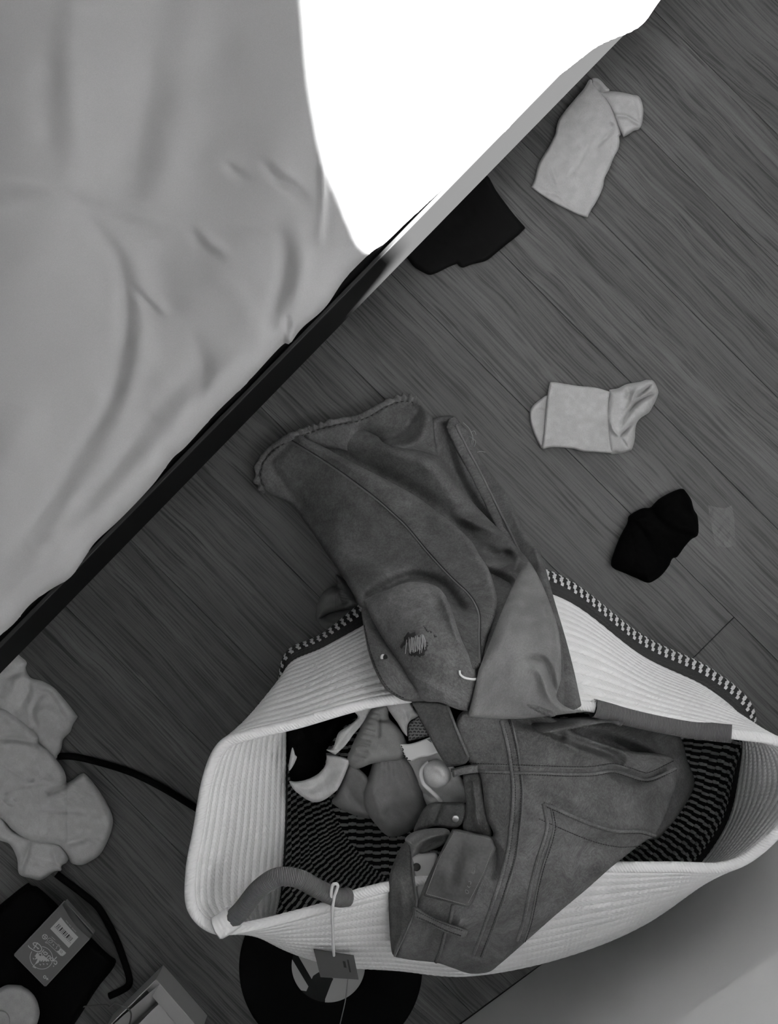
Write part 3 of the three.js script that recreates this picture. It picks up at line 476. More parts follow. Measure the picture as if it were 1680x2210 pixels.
// ripped knee
const knee = cloth({
  outline: [[784, 1296, 1], [808, 1284], [838, 1273], [862, 1262], [886, 1256], [912, 1257], [940, 1264], [956, 1278], [966, 1294], [978, 1325], [990, 1362], [1006, 1400], [1028, 1446], [1030, 1475], [1022, 1510], [1012, 1536, 1], [985, 1530], [950, 1516], [915, 1512], [890, 1478], [868, 1440], [838, 1396], [808, 1345]], step: 3, T: 0.010, B: 0.006, r: 14, nz: 0.0014, ns: 20, rot: 0.25,
  h: [[784, 1296, 0.285], [840, 1273, 0.30], [890, 1256, 0.305], [940, 1264, 0.315], [966, 1294, 0.335], [990, 1362, 0.37], [1028, 1446, 0.40], [1012, 1536, 0.395], [950, 1516, 0.405], [890, 1478, 0.385], [838, 1396, 0.345], [900, 1360, 0.375], [940, 1430, 0.40]],
  folds: [FJ([[950, 1275], [966, 1310], [984, 1365], [1010, 1425]], 0.005, 9), FJ([[930, 1290], [950, 1330], [960, 1370]], -0.006, 16), FJ([[890, 1460], [930, 1480], [970, 1500]], 0.004, 12), FJ([[880, 1470], [910, 1500]], -0.004, 8)],
});
part('knee', knee.geo, denim(0.47), jeans, 'faded ripped knee');
{ // the rip: frayed dark edge scraps round pale weft threads
  const z = (x, y) => [760 + x * 0.3095, 1230 + y * 0.3095], rag = (l) => { const out = []; l.forEach((p, i) => { const q = l[(i + 1) % l.length]; for (let k = 0; k < 4; k++) { const t = k / 4; out.push(z(p[0] + (q[0] - p[0]) * t + (k ? (rnd() - 0.5) * 22 : 0), p[1] + (q[1] - p[1]) * t + (k ? (rnd() - 0.5) * 22 : 0))); } }); return out; };
  for (const l of [[[335, 535], [385, 440], [440, 428], [445, 455], [395, 490], [372, 530], [350, 545]], [[392, 570], [440, 560], [490, 545], [525, 500], [532, 530], [510, 575], [480, 610], [430, 600], [400, 598]], [[498, 388], [515, 400], [530, 425], [600, 458], [585, 470], [545, 440], [515, 425]]])
    part('rip_edge', cloth({ outline: rag(l), smooth: false, step: 1.3, T: 0.0012, B: 0.0004, r: 2, h: (x, y) => knee.top(x, y) - 0.0002 }).geo, std(0.04, 1), jeans, 'dark frayed edge of the rip');
  const w = []; for (let i = 0; i < 22; i++) { const a = i / 21, x0 = 878 + 34 * a + rnd() * 4, y0 = 1376 - 8 * a + rnd() * 6, x1 = x0 - 4 + rnd() * 10, y1 = y0 + 26 + rnd() * 12; w.push(ridge([[x0, y0], [(x0 + x1) / 2 + rnd() * 4 - 2, (y0 + y1) / 2], [x1, y1]], knee.top, 0.0005, { lift: 0.0007, sub: 3, sides: 5 })); }
  part('weft_thread', mergeGeometries(w), std(0.34, 1), jeans, 'pale threads inside the rip').userData.kind = 'stuff';
  const t = ridge([[992, 1447], [994, 1456], [1004, 1463], [1020, 1466], [1032, 1465]], knee.top, 0.0012, { lift: 0.002 }); part('loose_thread', t, std(0.7, 1), jeans, 'white loose thread by the knee');
}

// ---- seat of the jeans, spread over the lower rim
const seat = cloth({
  outline: [[1000, 1535], [1080, 1530], [1180, 1545], [1250, 1585], [1310, 1608], [1370, 1622], [1430, 1628], [1458, 1645], [1460, 1690], [1447, 1735], [1434, 1768], [1414, 1803], [1388, 1819], [1322, 1870], [1268, 1918], [1209, 1967], [1160, 2010], [1107, 2057], [1080, 2080], [1055, 2098], [1015, 2101], [980, 2090], [943, 2078], [890, 2072], [851, 2065, 1], [875, 2010], [899, 1955], [930, 1880], [985, 1800], [1062, 1806], [1052, 1770], [1046, 1737], [1036, 1672], [1010, 1640], [985, 1580]], step: 4, T: 0.010, B: 0.010, r: 14, nz: 0.002, ns: 26, rot: 0.8,
  h: [[1000, 1535, 0.375], [1180, 1545, 0.375], [1310, 1608, 0.33], [1458, 1645, 0.30], [1447, 1735, 0.28], [1414, 1803, 0.325], [1322, 1870, 0.372], [1209, 1967, 0.345], [1107, 2057, 0.30], [1055, 2098, 0.27], [943, 2078, 0.30], [851, 2065, 0.315], [899, 1955, 0.37], [985, 1800, 0.375], [1046, 1737, 0.36], [1036, 1672, 0.36], [1150, 1680, 0.375], [1250, 1720, 0.365], [1130, 1850, 0.395], [1040, 1920, 0.39], [1000, 2010, 0.355], [1120, 1960, 0.37], [1360, 1720, 0.335]],
  folds: [FJ([[1130, 1560], [1190, 1590], [1260, 1622], [1330, 1640]], 0.010, 12), FJ([[1100, 1545], [1160, 1570], [1210, 1590]], -0.012, 14, { open: 1 }), FJ([[1230, 1600], [1300, 1620], [1350, 1648]], -0.016, 14), FJ([[1300, 1655], [1350, 1672], [1390, 1680], [1440, 1655]], -0.016, 13), FJ([[1320, 1600], [1380, 1610], [1440, 1640]], 0.010, 16), FJ([[1130, 1690], [1200, 1745], [1280, 1790], [1330, 1810]], -0.009, 24), FJ([[1180, 1800], [1240, 1808], [1310, 1805], [1370, 1812]], -0.004, 16), FJ([[1170, 1670], [1260, 1730], [1350, 1760]], 0.006, 30), FJ([[1040, 1800], [1070, 1840], [1060, 1900]], -0.010, 12), FJ([[1000, 1980], [970, 2030], [950, 2070]], 0.006, 9), FJ([[930, 1990], [905, 2040]], 0.006, 10), FJ([[950, 2000], [925, 2050]], -0.006, 9), FJ([[985, 2060], [1030, 2075], [1060, 2085]], 0.005, 7)],
});
part('seat', seat.geo, M.denim, jeans);
const line = (pts, o = {}) => { part('seam', ridge(pts, seat.top, o.r || 0.0012, { lift: 0.0002, flat: o.flat || 1.2 }), o.m || M.denimSeam, jeans); };
const z6 = (x, y) => [820 + x * 0.5119, 1450 + y * 0.5119];
const yoke = [[300, 415], [360, 412], [420, 418], [560, 423], [700, 428], [800, 432], [900, 430], [980, 418], [1040, 432], [1100, 452], [1150, 452], [1250, 405]].map(q => z6(...q));
line(yoke, { r: 0.0016 }); line(shiftLine(yoke, -14).slice(2, 9), { r: 0.0008 });
const back = [[512, 205], [528, 260], [544, 330], [558, 430], [564, 520], [556, 640], [538, 770], [508, 880], [478, 970], [440, 1075], [396, 1190]].map(q => z6(...q));
line(back, { r: 0.0018 }); line(shiftLine(back, -20), { r: 0.0009 });
const pocketL = [[690, 558], [700, 610], [706, 655], [688, 730], [664, 800], [640, 890], [622, 980], [604, 1060], [580, 1130]].map(q => z6(...q));
line(pocketL, { r: 0.0018 }); line(shiftLine(pocketL, -14), { r: 0.0009 });
const pocketT = [[692, 556], [760, 586], [850, 625], [930, 655], [1010, 672], [1090, 672], [1140, 684], [1162, 692]].map(q => z6(...q));
line(pocketT, { r: 0.0018 });
const pocketT2 = shiftLine(pocketT, 34);
const st = [];
for (const [l, d] of [[yoke, 4], [yoke, -16], [back, -4], [back, -16], [pocketL, -4], [pocketL, -18], [pocketT, 4], [pocketT2, 0]]) st.push(...stitches(shiftLine(l, d), seat.top, { gap: 5.5, len: 3.6, r: 0.0005 }));
part('stitching', mergeGeometries(st), M.threadDark, jeans, 'dark rows of stitches').userData.kind = 'stuff';
// waistband of the upper edge with a belt loop
const bandU = cloth({ outline: [[888, 1514, 1], [930, 1512], [966, 1520, 1], [988, 1580], [1014, 1636, 1], [1002, 1650], [966, 1656, 1], [944, 1622], [918, 1572]], step: 3, T: 0.006, B: 0.004, r: 6, nz: 0.0014, ns: 14, rot: 0.4, h: [[888, 1514, 0.365], [966, 1520, 0.378], [1014, 1636, 0.375], [966, 1656, 0.355], [940, 1580, 0.365]] });
part('waistband', bandU.geo, denim(0.28), jeans, 'darker waistband');
part('seam', ridge([[966, 1522], [988, 1580], [1012, 1634]], (x, y) => 0.3765 + 0.006, 0.0016, { lift: 0 }), M.denimSeam, jeans);
const loopH = (x, y) => Math.max(seat.sd(x, y) > 0 ? seat.top(x, y) : 0, bandU.sd(x, y) > 0 ? bandU.top(x, y) : 0, 0.372);
const loop1 = cloth({ outline: [[975, 1660, 1], [1000, 1653], [1031, 1649, 1], [1033, 1667, 1], [1004, 1671], [978, 1678, 1]], step: 2, T: 0.006, B: 0.004, r: 6, h: 0.372, rot: 1.2 });
part('belt_loop', loop1.geo, M.denim, jeans);
// inside of the waist: dark fly end with the button, pale pocket bag, curled waistband
const fly = cloth({ outline: [[893, 1795], [904, 1766], [918, 1742], [936, 1732], [974, 1731], [1004, 1734], [1007, 1760], [998, 1778], [978, 1788], [940, 1783], [915, 1790]], step: 3, T: 0.006, B: 0.004, r: 7, nz: 0.0012, ns: 14, h: [[893, 1795, 0.325], [936, 1732, 0.33], [1004, 1734, 0.345], [998, 1778, 0.35]], folds: [FJ([[935, 1735], [925, 1760], [912, 1788]], 0.003, 4), FJ([[955, 1734], [945, 1760], [935, 1782]], -0.003, 5)] });
part('fly', fly.geo, denim(0.28), jeans, 'fly end of the waistband');
{ const p = P(983.5, 1766.5, fly.top(983, 1766) + 0.001), g = new THREE.LatheGeometry([[0, 0.0022], [0.0028, 0.0022], [0.0036, 0.0018], [0.0039, 0.001], [0.0036, 0], [0, 0]].map(q => new THREE.Vector2(...q)), 28); g.translate(p.x, p.y, p.z); part('button', g, new THREE.MeshStandardMaterial({ color: grey(0.6), metalness: 1, roughness: 0.35 }), jeans, 'shiny round metal button'); }
const inWaist = cloth({ outline: [[1000, 1672], [1016, 1668], [1036, 1672], [1046, 1737], [1062, 1806], [1030, 1800], [1000, 1790], [1006, 1740]], step: 3, T: 0.006, B: 0.004, r: 8, nz: 0.002, ns: 12, rot: 0.6, h: [[1000, 1672, 0.345], [1036, 1672, 0.352], [1062, 1806, 0.37], [1000, 1790, 0.352]], folds: [FJ([[1020, 1680], [1026, 1730], [1030, 1790]], 0.004, 7)] });
part('inner_waist', inWaist.geo, denim(0.28), jeans, 'dark inside of the waist');
const curl = cloth({ outline: [[874, 1812], [892, 1796], [926, 1788], [962, 1788], [972, 1800], [958, 1822], [930, 1836], [900, 1846], [888, 1850], [886, 1828]], step: 3, T: 0.010, B: 0.005, r: 10, nz: 0.001, ns: 14, rot: 1.3, h: [[874, 1812, 0.345], [962, 1788, 0.355], [888, 1850, 0.355], [930, 1836, 0.35]], folds: [FJ([[900, 1845], [925, 1825], [960, 1812]], -0.010, 8), FJ([[893, 1832], [915, 1812], [960, 1800]], 0.006, 8)] });
part('waist_lining', curl.geo, M.denimBack, jeans, 'pale twill reverse of the waistband');
const bag = cloth({ outline: [[888, 1848], [920, 1842], [944, 1844], [938, 1880], [912, 1940], [900, 1954], [896, 1900]], step: 3, T: 0.004, B: 0.003, r: 8, h: [[888, 1848, 0.352], [944, 1844, 0.356], [900, 1954, 0.366]], rot: 0 });
part('pocket_bag', bag.geo, std(0.5, 1), jeans, 'pale cotton pocket bag');
{ const p = P(899.5, 1871.5, bag.top(899, 1871) + 0.0005), g = new THREE.LatheGeometry([[0, 0.0012], [0.0030, 0.0012], [0.0041, 0.0008], [0.0044, 0], [0, 0]].map(q => new THREE.Vector2(...q)), 28); g.translate(p.x, p.y, p.z); part('rivet', g, std(0.03, 0.6), jeans, 'dark round rivet on the pocket bag'); }
// outer waistband hanging over the lower rim
const bandL = cloth({ outline: [[840, 1900], [850, 1862], [866, 1828], [886, 1806], [890, 1830], [890, 1870], [896, 1930], [899, 1956], [878, 2010], [852, 2064, 1], [845, 2050], [840, 1980]], step: 3, T: 0.008, B: 0.006, r: 9, nz: 0.0014, ns: 16, rot: 0.1, h: [[840, 1900, 0.362], [866, 1828, 0.335], [886, 1806, 0.342], [899, 1956, 0.372], [852, 2064, 0.318], [840, 1980, 0.345], [890, 1870, 0.36]], folds: [FJ([[872, 1840], [866, 1900], [868, 1980], [856, 2050]], 0.003, 10)] });
part('waistband', bandL.geo, denim(0.28), jeans, 'darker waistband hanging over the rim');
part('seam', ridge([[886, 1808], [890, 1850], [893, 1900], [899, 1954], [878, 2008], [852, 2063]], bandL.top, 0.0013, { lift: 0.0008 }), M.denimBack, jeans);
// waistband seam, big belt loop and leather patch
line([[979, 1952], [972, 1985], [960, 2020], [952, 2050], [942, 2076]], { r: 0.0018 });
const loop2 = cloth({ outline: [[890, 1960, 1], [898, 1957], [920, 1972], [960, 1990], [1004, 2005], [1010, 2012], [1006, 2022, 1], [990, 2024], [960, 2012], [926, 1994], [893, 1982, 1]], step: 2, T: 0.006, B: 0.004, r: 6, rot: 0.5, h: [[890, 1960, 0.388], [960, 1990, 0.388], [1006, 2020, 0.375], [893, 1982, 0.382]] });
part('belt_loop', loop2.geo, M.denim, jeans);
part('stitching', mergeGeometries([...stitches([[896, 1964], [922, 1978], [960, 1995], [1000, 2009]], loop2.top, { gap: 5, len: 3.4, r: 0.0005 }), ...stitches([[897, 1978], [926, 1990], [960, 2007], [996, 2020]], loop2.top, { gap: 5, len: 3.4, r: 0.0005 })]), M.threadDark, jeans).userData.kind = 'stuff';
const leatherTex = dataTex(256, 256, (x, y) => 0.72 + 0.25 * (vnoise(x / 50, y / 50, 5, 5) - 0.5) + 0.1 * (vnoise(x / 7, y / 7, 36, 36) - 0.5) + 0.06 * (hash2(x, y) - 0.5), 0.07, 0.07);
const patch = cloth({ outline: [[977, 1789, 1], [992, 1790], [1030, 1799], [1058, 1806], [1068, 1824], [1070, 1834], [1056, 1868], [1036, 1912], [1022, 1946], [1010, 1959, 1], [990, 1954], [950, 1943], [914, 1933, 1], [926, 1898], [946, 1850]], step: 2, T: 0.005, B: 0.004, r: 4, nz: 0.0006, ns: 30, h: [[977, 1789, 0.385], [1066, 1820, 0.392], [1010, 1959, 0.402], [914, 1933, 0.392], [990, 1870, 0.402]], folds: [FJ([[1000, 1800], [985, 1860], [972, 1930]], -0.002, 16)] });
const patchM = part('patch', patch.geo, new THREE.MeshStandardMaterial({ color: grey(0.16), map: leatherTex, roughness: 0.6 }), jeans, 'stitched leather patch with worn embossing');
const pst = []; for (const l of [[[984, 1795], [1030, 1804], [1060, 1812]], [[981, 1797], [950, 1852], [932, 1896], [920, 1929]], [[920, 1929], [952, 1938], [1006, 1953]], [[1010, 1950], [1030, 1912], [1050, 1868], [1062, 1834]]]) pst.push(...stitches(l, patch.top, { gap: 3.6, len: 2.4, r: 0.0004, lift: 0.0003 }));
part('patch_stitching', mergeGeometries(pst), std(0.22, 0.9), patchM, 'pale stitches round the patch').userData.kind = 'stuff';
{ const g = []; const z = (x, y) => [900 + x * 0.131, 1770 + y * 0.131]; // worn embossed characters, mostly rubbed away
  for (const l of [[[960, 700], [1000, 720], [985, 780]], [[930, 780], [960, 800], [940, 860], [900, 850], [930, 780]], [[890, 860], [940, 880], [960, 840]], [[850, 1010], [890, 1020], [880, 1060]], [[830, 1080], [860, 1110], [880, 1090]], [[800, 1150], [840, 1160], [850, 1200], [810, 1200], [800, 1150]]]) g.push(ridge(l.map(q => z(...q)), patch.top, 0.00045, { lift: 0, sub: 4, sides: 5 }));
  part('embossing', mergeGeometries(g), std(0.15, 0.7), patchM, 'faint embossed lettering').userData.kind = 'stuff'; }
// bundled lower leg deep in the basket, behind the seat
const bundle = cloth({ outline: [[1150, 1560], [1240, 1548], [1320, 1545], [1345, 1552], [1340, 1568], [1310, 1560], [1240, 1572], [1172, 1582]], step: 3, T: 0.014, B: 0.010, r: 14, nz: 0.001, ns: 20, rot: 1, h: [[1150, 1560, 0.372], [1345, 1555, 0.35], [1240, 1560, 0.366]] });
part('rolled_leg', bundle.geo, M.denim, jeans);
const deep = cloth({ outline: [[1180, 1570], [1300, 1555], [1420, 1560], [1468, 1590], [1484, 1640], [1500, 1690], [1478, 1740], [1440, 1790], [1405, 1812], [1300, 1780], [1200, 1650]], step: 4, T: 0.02, B: 0.02, r: 26, nz: 0.003, ns: 40, rot: 1.1, h: [[1180, 1570, 0.30], [1420, 1560, 0.255], [1484, 1640, 0.20], [1500, 1690, 0.18], [1440, 1790, 0.245], [1300, 1700, 0.28]], folds: [FJ([[1330, 1590], [1400, 1610], [1460, 1660]], 0.012, 20), FJ([[1250, 1585], [1330, 1605], [1420, 1650]], -0.012, 16)] });
part('bundled_leg', deep.geo, M.denim, jeans, 'folded leg deeper in the basket');
// ---------------------------------------------------------------- laundry inside the basket
const zb = (x, y) => [600 + x * 0.2738, 1500 + y * 0.2738];
const grow = (l, k) => { const cx = l.reduce((s, p) => s + p[0], 0) / l.length, cy = l.reduce((s, p) => s + p[1], 0) / l.length; return l.map(p => [cx + (p[0] - cx) * k, cy + (p[1] - cy) * k, ...p.slice(2)]); };
const ZB = a => a.map(q => q[2] ? [...zb(q[0], q[1]), 1] : zb(q[0], q[1]));
const blackCloth = blk(0.004, 1), greyKnit = knit(0.36), paleCloth = knit(0.85);
{
  const t = thing('dark_clothes', 'heap of black clothes at the bottom of the basket', 'clothes', [0.11, 0.01, 0.33]);
  const c = cloth({ outline: [[790, 1560], [900, 1530], [1100, 1540], [1300, 1600], [1420, 1700], [1380, 1800], [1200, 1840], [1040, 1850], [930, 1830], [850, 1760], [780, 1700]], step: 7, T: 0.05, B: 0.03, r: 90, nz: 0.012, ns: 60, h: 0.08, floor: 0.03 });
  part('fabric', c.geo, blackCloth, t);
}
// the pile fills the basket up to a hand's breadth below the rim
const laid = o => cloth({ ...o, h: typeof o.h === 'number' ? o.h + 0.04 : o.h.map(q => [q[0], q[1], q[2] + 0.04]) });
{
  const c = laid({ outline: [[624, 1566], [690, 1540], [762, 1522], [778, 1540], [752, 1560], [731, 1582], [706, 1618], [704, 1640], [693, 1664], [668, 1684], [640, 1692], [627, 1684]], step: 4, T: 0.02, B: 0.01, r: 24, nz: 0.004, ns: 30, h: [[616, 1566, 0.165], [762, 1522, 0.185], [706, 1618, 0.175], [619, 1684, 0.16]] });
  single('black_top', c.geo, blackCloth, 'black garment tucked into the pale waistband inside the basket', 'garment');
}
{
  const t = thing('pale_shorts', 'pale garment with a ribbed waistband curling inside the basket', 'garment', [-0.05, 0.19, 0.28]);
  const wb = laid({ outline: ZB([[575, 112, 1], [680, 80], [782, 60, 1], [735, 130], [690, 200], [640, 262], [600, 306], [530, 400], [452, 472, 1], [410, 450], [372, 428, 1], [430, 420], [455, 360], [482, 292], [560, 240], [630, 172]]), step: 2, T: 0.005, B: 0.003, r: 6, h: [[759, 1530, 0.25], [813, 1516, 0.26], [764, 1584, 0.255], [723, 1628, 0.245], [702, 1617, 0.24], [731, 1579, 0.245]], folds: [[0.28], [0.48], [0.68]].map(([f]) => ({ p: ZB([[560 + 170 * f, 250 - 130 * f + 10], [520 + 110 * f, 290 + 30 * f], [440 + 60 * f, 420 + 20 * f]]), a: -0.002, w: 2.2, open: 1 })) });
  part('waistband', wb.geo, paleCloth, t, 'ribbed pale waistband');
  const b = laid({ outline: ZB([[385, 472, 1], [450, 475], [560, 512], [540, 600], [500, 692], [470, 745], [430, 782], [360, 830], [300, 846], [240, 830], [180, 792], [120, 740], [84, 674, 1], [140, 682], [220, 668], [300, 632], [350, 590], [378, 540]]), step: 3, T: 0.008, B: 0.004, r: 10, nz: 0.001, ns: 16, h: [[706, 1629, 0.235], [753, 1640, 0.245], [718, 1713, 0.225], [682, 1731, 0.215], [619, 1686, 0.20], [690, 1680, 0.215]], folds: [F(ZB([[420, 560], [400, 640], [330, 720]]), -0.006, 14), F(ZB([[120, 700], [240, 730], [340, 700]]), -0.004, 10)] });
  part('body', b.geo, paleCloth, t);
  const s = laid({ outline: ZB([[84, 600], [90, 520], [115, 410], [135, 470], [150, 490], [120, 560]]), step: 3, T: 0.005, B: 0.003, r: 7, h: 0.215 });
  part('hem', s.geo, paleCloth, t);
}
function ribbed(list, a, w) { return list.map(([p0, p1]) => ({ p: [p0, [(p0[0] + p1[0]) / 2, (p0[1] + p1[1]) / 2], p1], a, w, open: 1 })); }
{
  const t = thing('knit_sock', 'grey knitted sock with a ribbed cuff, upper one of the pair inside the basket', 'sock', [-0.01, 0.2, 0.28]);
  const c = laid({ outline: grow(ZB([[790, 76], [862, 96], [872, 190], [930, 250], [985, 330], [1008, 420], [960, 495], [850, 512], [740, 532], [650, 566], [600, 560], [560, 500], [590, 410], [625, 330], [690, 200], [740, 120]]), 1.06), step: 2.5, T: 0.016, B: 0.008, r: 16, nz: 0.0008, ns: 8, h: [[816, 1522, 0.262], [840, 1560, 0.262], [874, 1610, 0.262], [800, 1645, 0.255], [756, 1640, 0.24], [775, 1590, 0.25]], folds: [...ribbed([0, 1, 2, 3, 4, 5, 6, 7, 8, 9].map(i => [zb(735 - i * 16, 130 + i * 42), zb(800 - i * 14, 150 + i * 42)]), -0.002, 2), F(ZB([[795, 200], [880, 195]]), -0.006, 4, { open: 1 }), F(ZB([[660, 560], [700, 610], [735, 640]]), -0.005, 6), F(ZB([[800, 150], [800, 300], [790, 330]]), -0.004, 3)] });
  part('foot', c.geo, greyKnit, t);
}
{
  const t = thing('knit_sock', 'dark grey knitted sock hanging toe-down below the ribbed cuff inside the basket', 'sock', [0.01, 0.18, 0.3]);
  const c = laid({ outline: grow(ZB([[780, 522], [860, 505], [960, 500], [1040, 556], [1090, 640], [1130, 760], [1152, 880], [1130, 950], [1060, 1030], [980, 1075], [900, 1092], [850, 1070], [800, 1020], [745, 950], [706, 890], [692, 790], [720, 690], [748, 610]]), 1.10), step: 2.5, T: 0.024, B: 0.010, r: 26, nz: 0.001, ns: 7, h: [[814, 1642, 0.238], [885, 1652, 0.24], [912, 1720, 0.23], [847, 1798, 0.215], [790, 1730, 0.22]], folds: [F(ZB([[860, 720], [900, 800], [880, 900], [860, 980]]), -0.005, 12), F(ZB([[760, 760], [790, 860], [850, 930]]), 0.005, 12), ...ribbed([0, 1, 2, 3, 4, 5, 6].map(i => [zb(800 + i * 32, 530), zb(780 + i * 46, 700)]), -0.0012, 2)] });
  part('foot', c.geo, knit(0.27), t);
  const d = laid({ outline: grow(ZB([[560, 560], [620, 600], [700, 680], [690, 780], [720, 930], [640, 930], [540, 895], [452, 836], [470, 790], [520, 680]]), 1.18), step: 3, T: 0.014, B: 0.006, r: 14, nz: 0.001, ns: 8, h: [[753, 1653, 0.225], [792, 1686, 0.228], [797, 1755, 0.21], [724, 1729, 0.20]], folds: [...ribbed([0, 1, 2, 3, 4, 5, 6].map(i => [zb(570, 600 + i * 22), zb(630, 605 + i * 22)]), -0.0014, 2), F(ZB([[545, 690], [580, 780], [640, 860], [700, 910]]), -0.007, 8)] });
  part('cuff', d.geo, knit(0.27), t);
}
{
  const t = thing('white_blouse', 'white cotton garment with care labels between the grey sock and the jeans', 'garment', [0.04, 0.2, 0.27]);
  const a = laid({ outline: ZB([[838, 46, 1], [940, 40], [1030, 50], [1075, 110], [1110, 162], [1050, 200], [1024, 240], [1022, 330, 1], [985, 290], [940, 215], [880, 130]]), step: 2.5, T: 0.008, B: 0.004, r: 8, nz: 0.002, ns: 12, h: [[829, 1513, 0.275], [882, 1514, 0.29], [904, 1544, 0.29], [880, 1590, 0.27], [860, 1565, 0.27]], folds: [F(ZB([[1000, 100], [1020, 200], [1025, 300]]), -0.006, 6)] });
  part('fabric', a.geo, knit(0.82), t);
  const p = laid({ outline: ZB([[1030, 236], [1060, 200], [1112, 160, 1], [1160, 250], [1205, 325, 1], [1120, 345], [1030, 368, 1]]), step: 2.5, T: 0.004, B: 0.003, r: 4, h: [[882, 1564, 0.275], [904, 1544, 0.285], [930, 1589, 0.285], [882, 1600, 0.272]] });
  const pt = dataTex(64, 64, (x, y) => { const r = Math.floor(y / 8), on = (y % 8) < 4 && ((x + r * 5) % 11) < 8; return on ? 0.28 : 0.62; }, 0.028, 0.028);
  part('printed_panel', p.geo, new THREE.MeshStandardMaterial({ color: grey(0.62), map: pt, roughness: 1 }), t, 'pale panel with a small dark dashed print');
  const l = laid({ outline: ZB([[960, 386, 1], [1040, 384], [1120, 360], [1208, 328, 1], [1250, 390], [1288, 450, 1], [1200, 480], [1120, 494], [1060, 520], [1022, 524, 1], [985, 450]]), step: 2, T: 0.003, B: 0.002, r: 3, h: [[863, 1606, 0.278], [930, 1590, 0.29], [952, 1623, 0.288], [880, 1643, 0.276], [910, 1612, 0.286]] });
  part('care_label', l.geo, std(0.75, 0.85), t, 'pale satin care label');
  { const g = []; for (const q of [[[972, 398], [980, 412]], [[978, 420], [990, 428], [984, 440]], [[986, 450], [996, 462]], [[990, 474], [1004, 480], [1000, 496]], [[1004, 500], [1022, 494], [1016, 514], [1036, 516], [1048, 518]]]) g.push(ridge(q.map(v => zb(...v)), l.top, 0.0005, { lift: 0.0003, sub: 4, sides: 5 })); for (const q of [[[1180, 350], [1212, 372]], [[1190, 346], [1222, 366]]]) g.push(ridge(q.map(v => zb(...v)), l.top, 0.00035, { lift: 0.0002, sub: 3, sides: 5 })); part('label_print', mergeGeometries(g), std(0.03, 0.9), t).userData.kind = 'stuff'; }
  const b = laid({ outline: grow(ZB([[1040, 510], [1120, 490], [1285, 452], [1340, 520], [1390, 600], [1460, 700], [1490, 800], [1400, 850], [1290, 850], [1200, 860], [1140, 770], [1100, 660]]), 1.12), step: 3, T: 0.010, B: 0.006, r: 12, nz: 0.002, ns: 20, h: [[885, 1640, 0.25], [952, 1624, 0.275], [980, 1664, 0.27], [1008, 1719, 0.26], [928, 1735, 0.235], [910, 1690, 0.245]], folds: [F(ZB([[1130, 740], [1180, 790], [1240, 830]]), -0.008, 6), F(ZB([[1060, 540], [1120, 620], [1140, 700]]), -0.004, 10)] });
  part('fabric', b.geo, knit(0.82), t);
  const ball = laid({ outline: Array.from({ length: 14 }, (_, i) => { const a = i / 14 * Math.PI * 2; return zb(1255 + Math.cos(a) * (108 + 8 * Math.sin(a * 2)), 620 + Math.sin(a) * 112); }), step: 2, T: 0.020, B: 0.010, r: 30, h: 0.278, nz: 0.001, ns: 20, folds: [F(ZB([[1230, 580], [1280, 600], [1300, 640]]), -0.003, 5)] });
  part('gathered_knot', ball.geo, knit(0.82), t, 'round gathered knot of pale fabric');
  part('drawstring', ridge(ZB([[1190, 530], [1140, 580], [1132, 640], [1150, 700], [1210, 760], [1250, 800], [1290, 846]]), 0.316, 0.0020, { flat: 1.2, lift: 0.004 }), std(0.6, 1), t, 'pale drawstring');
}
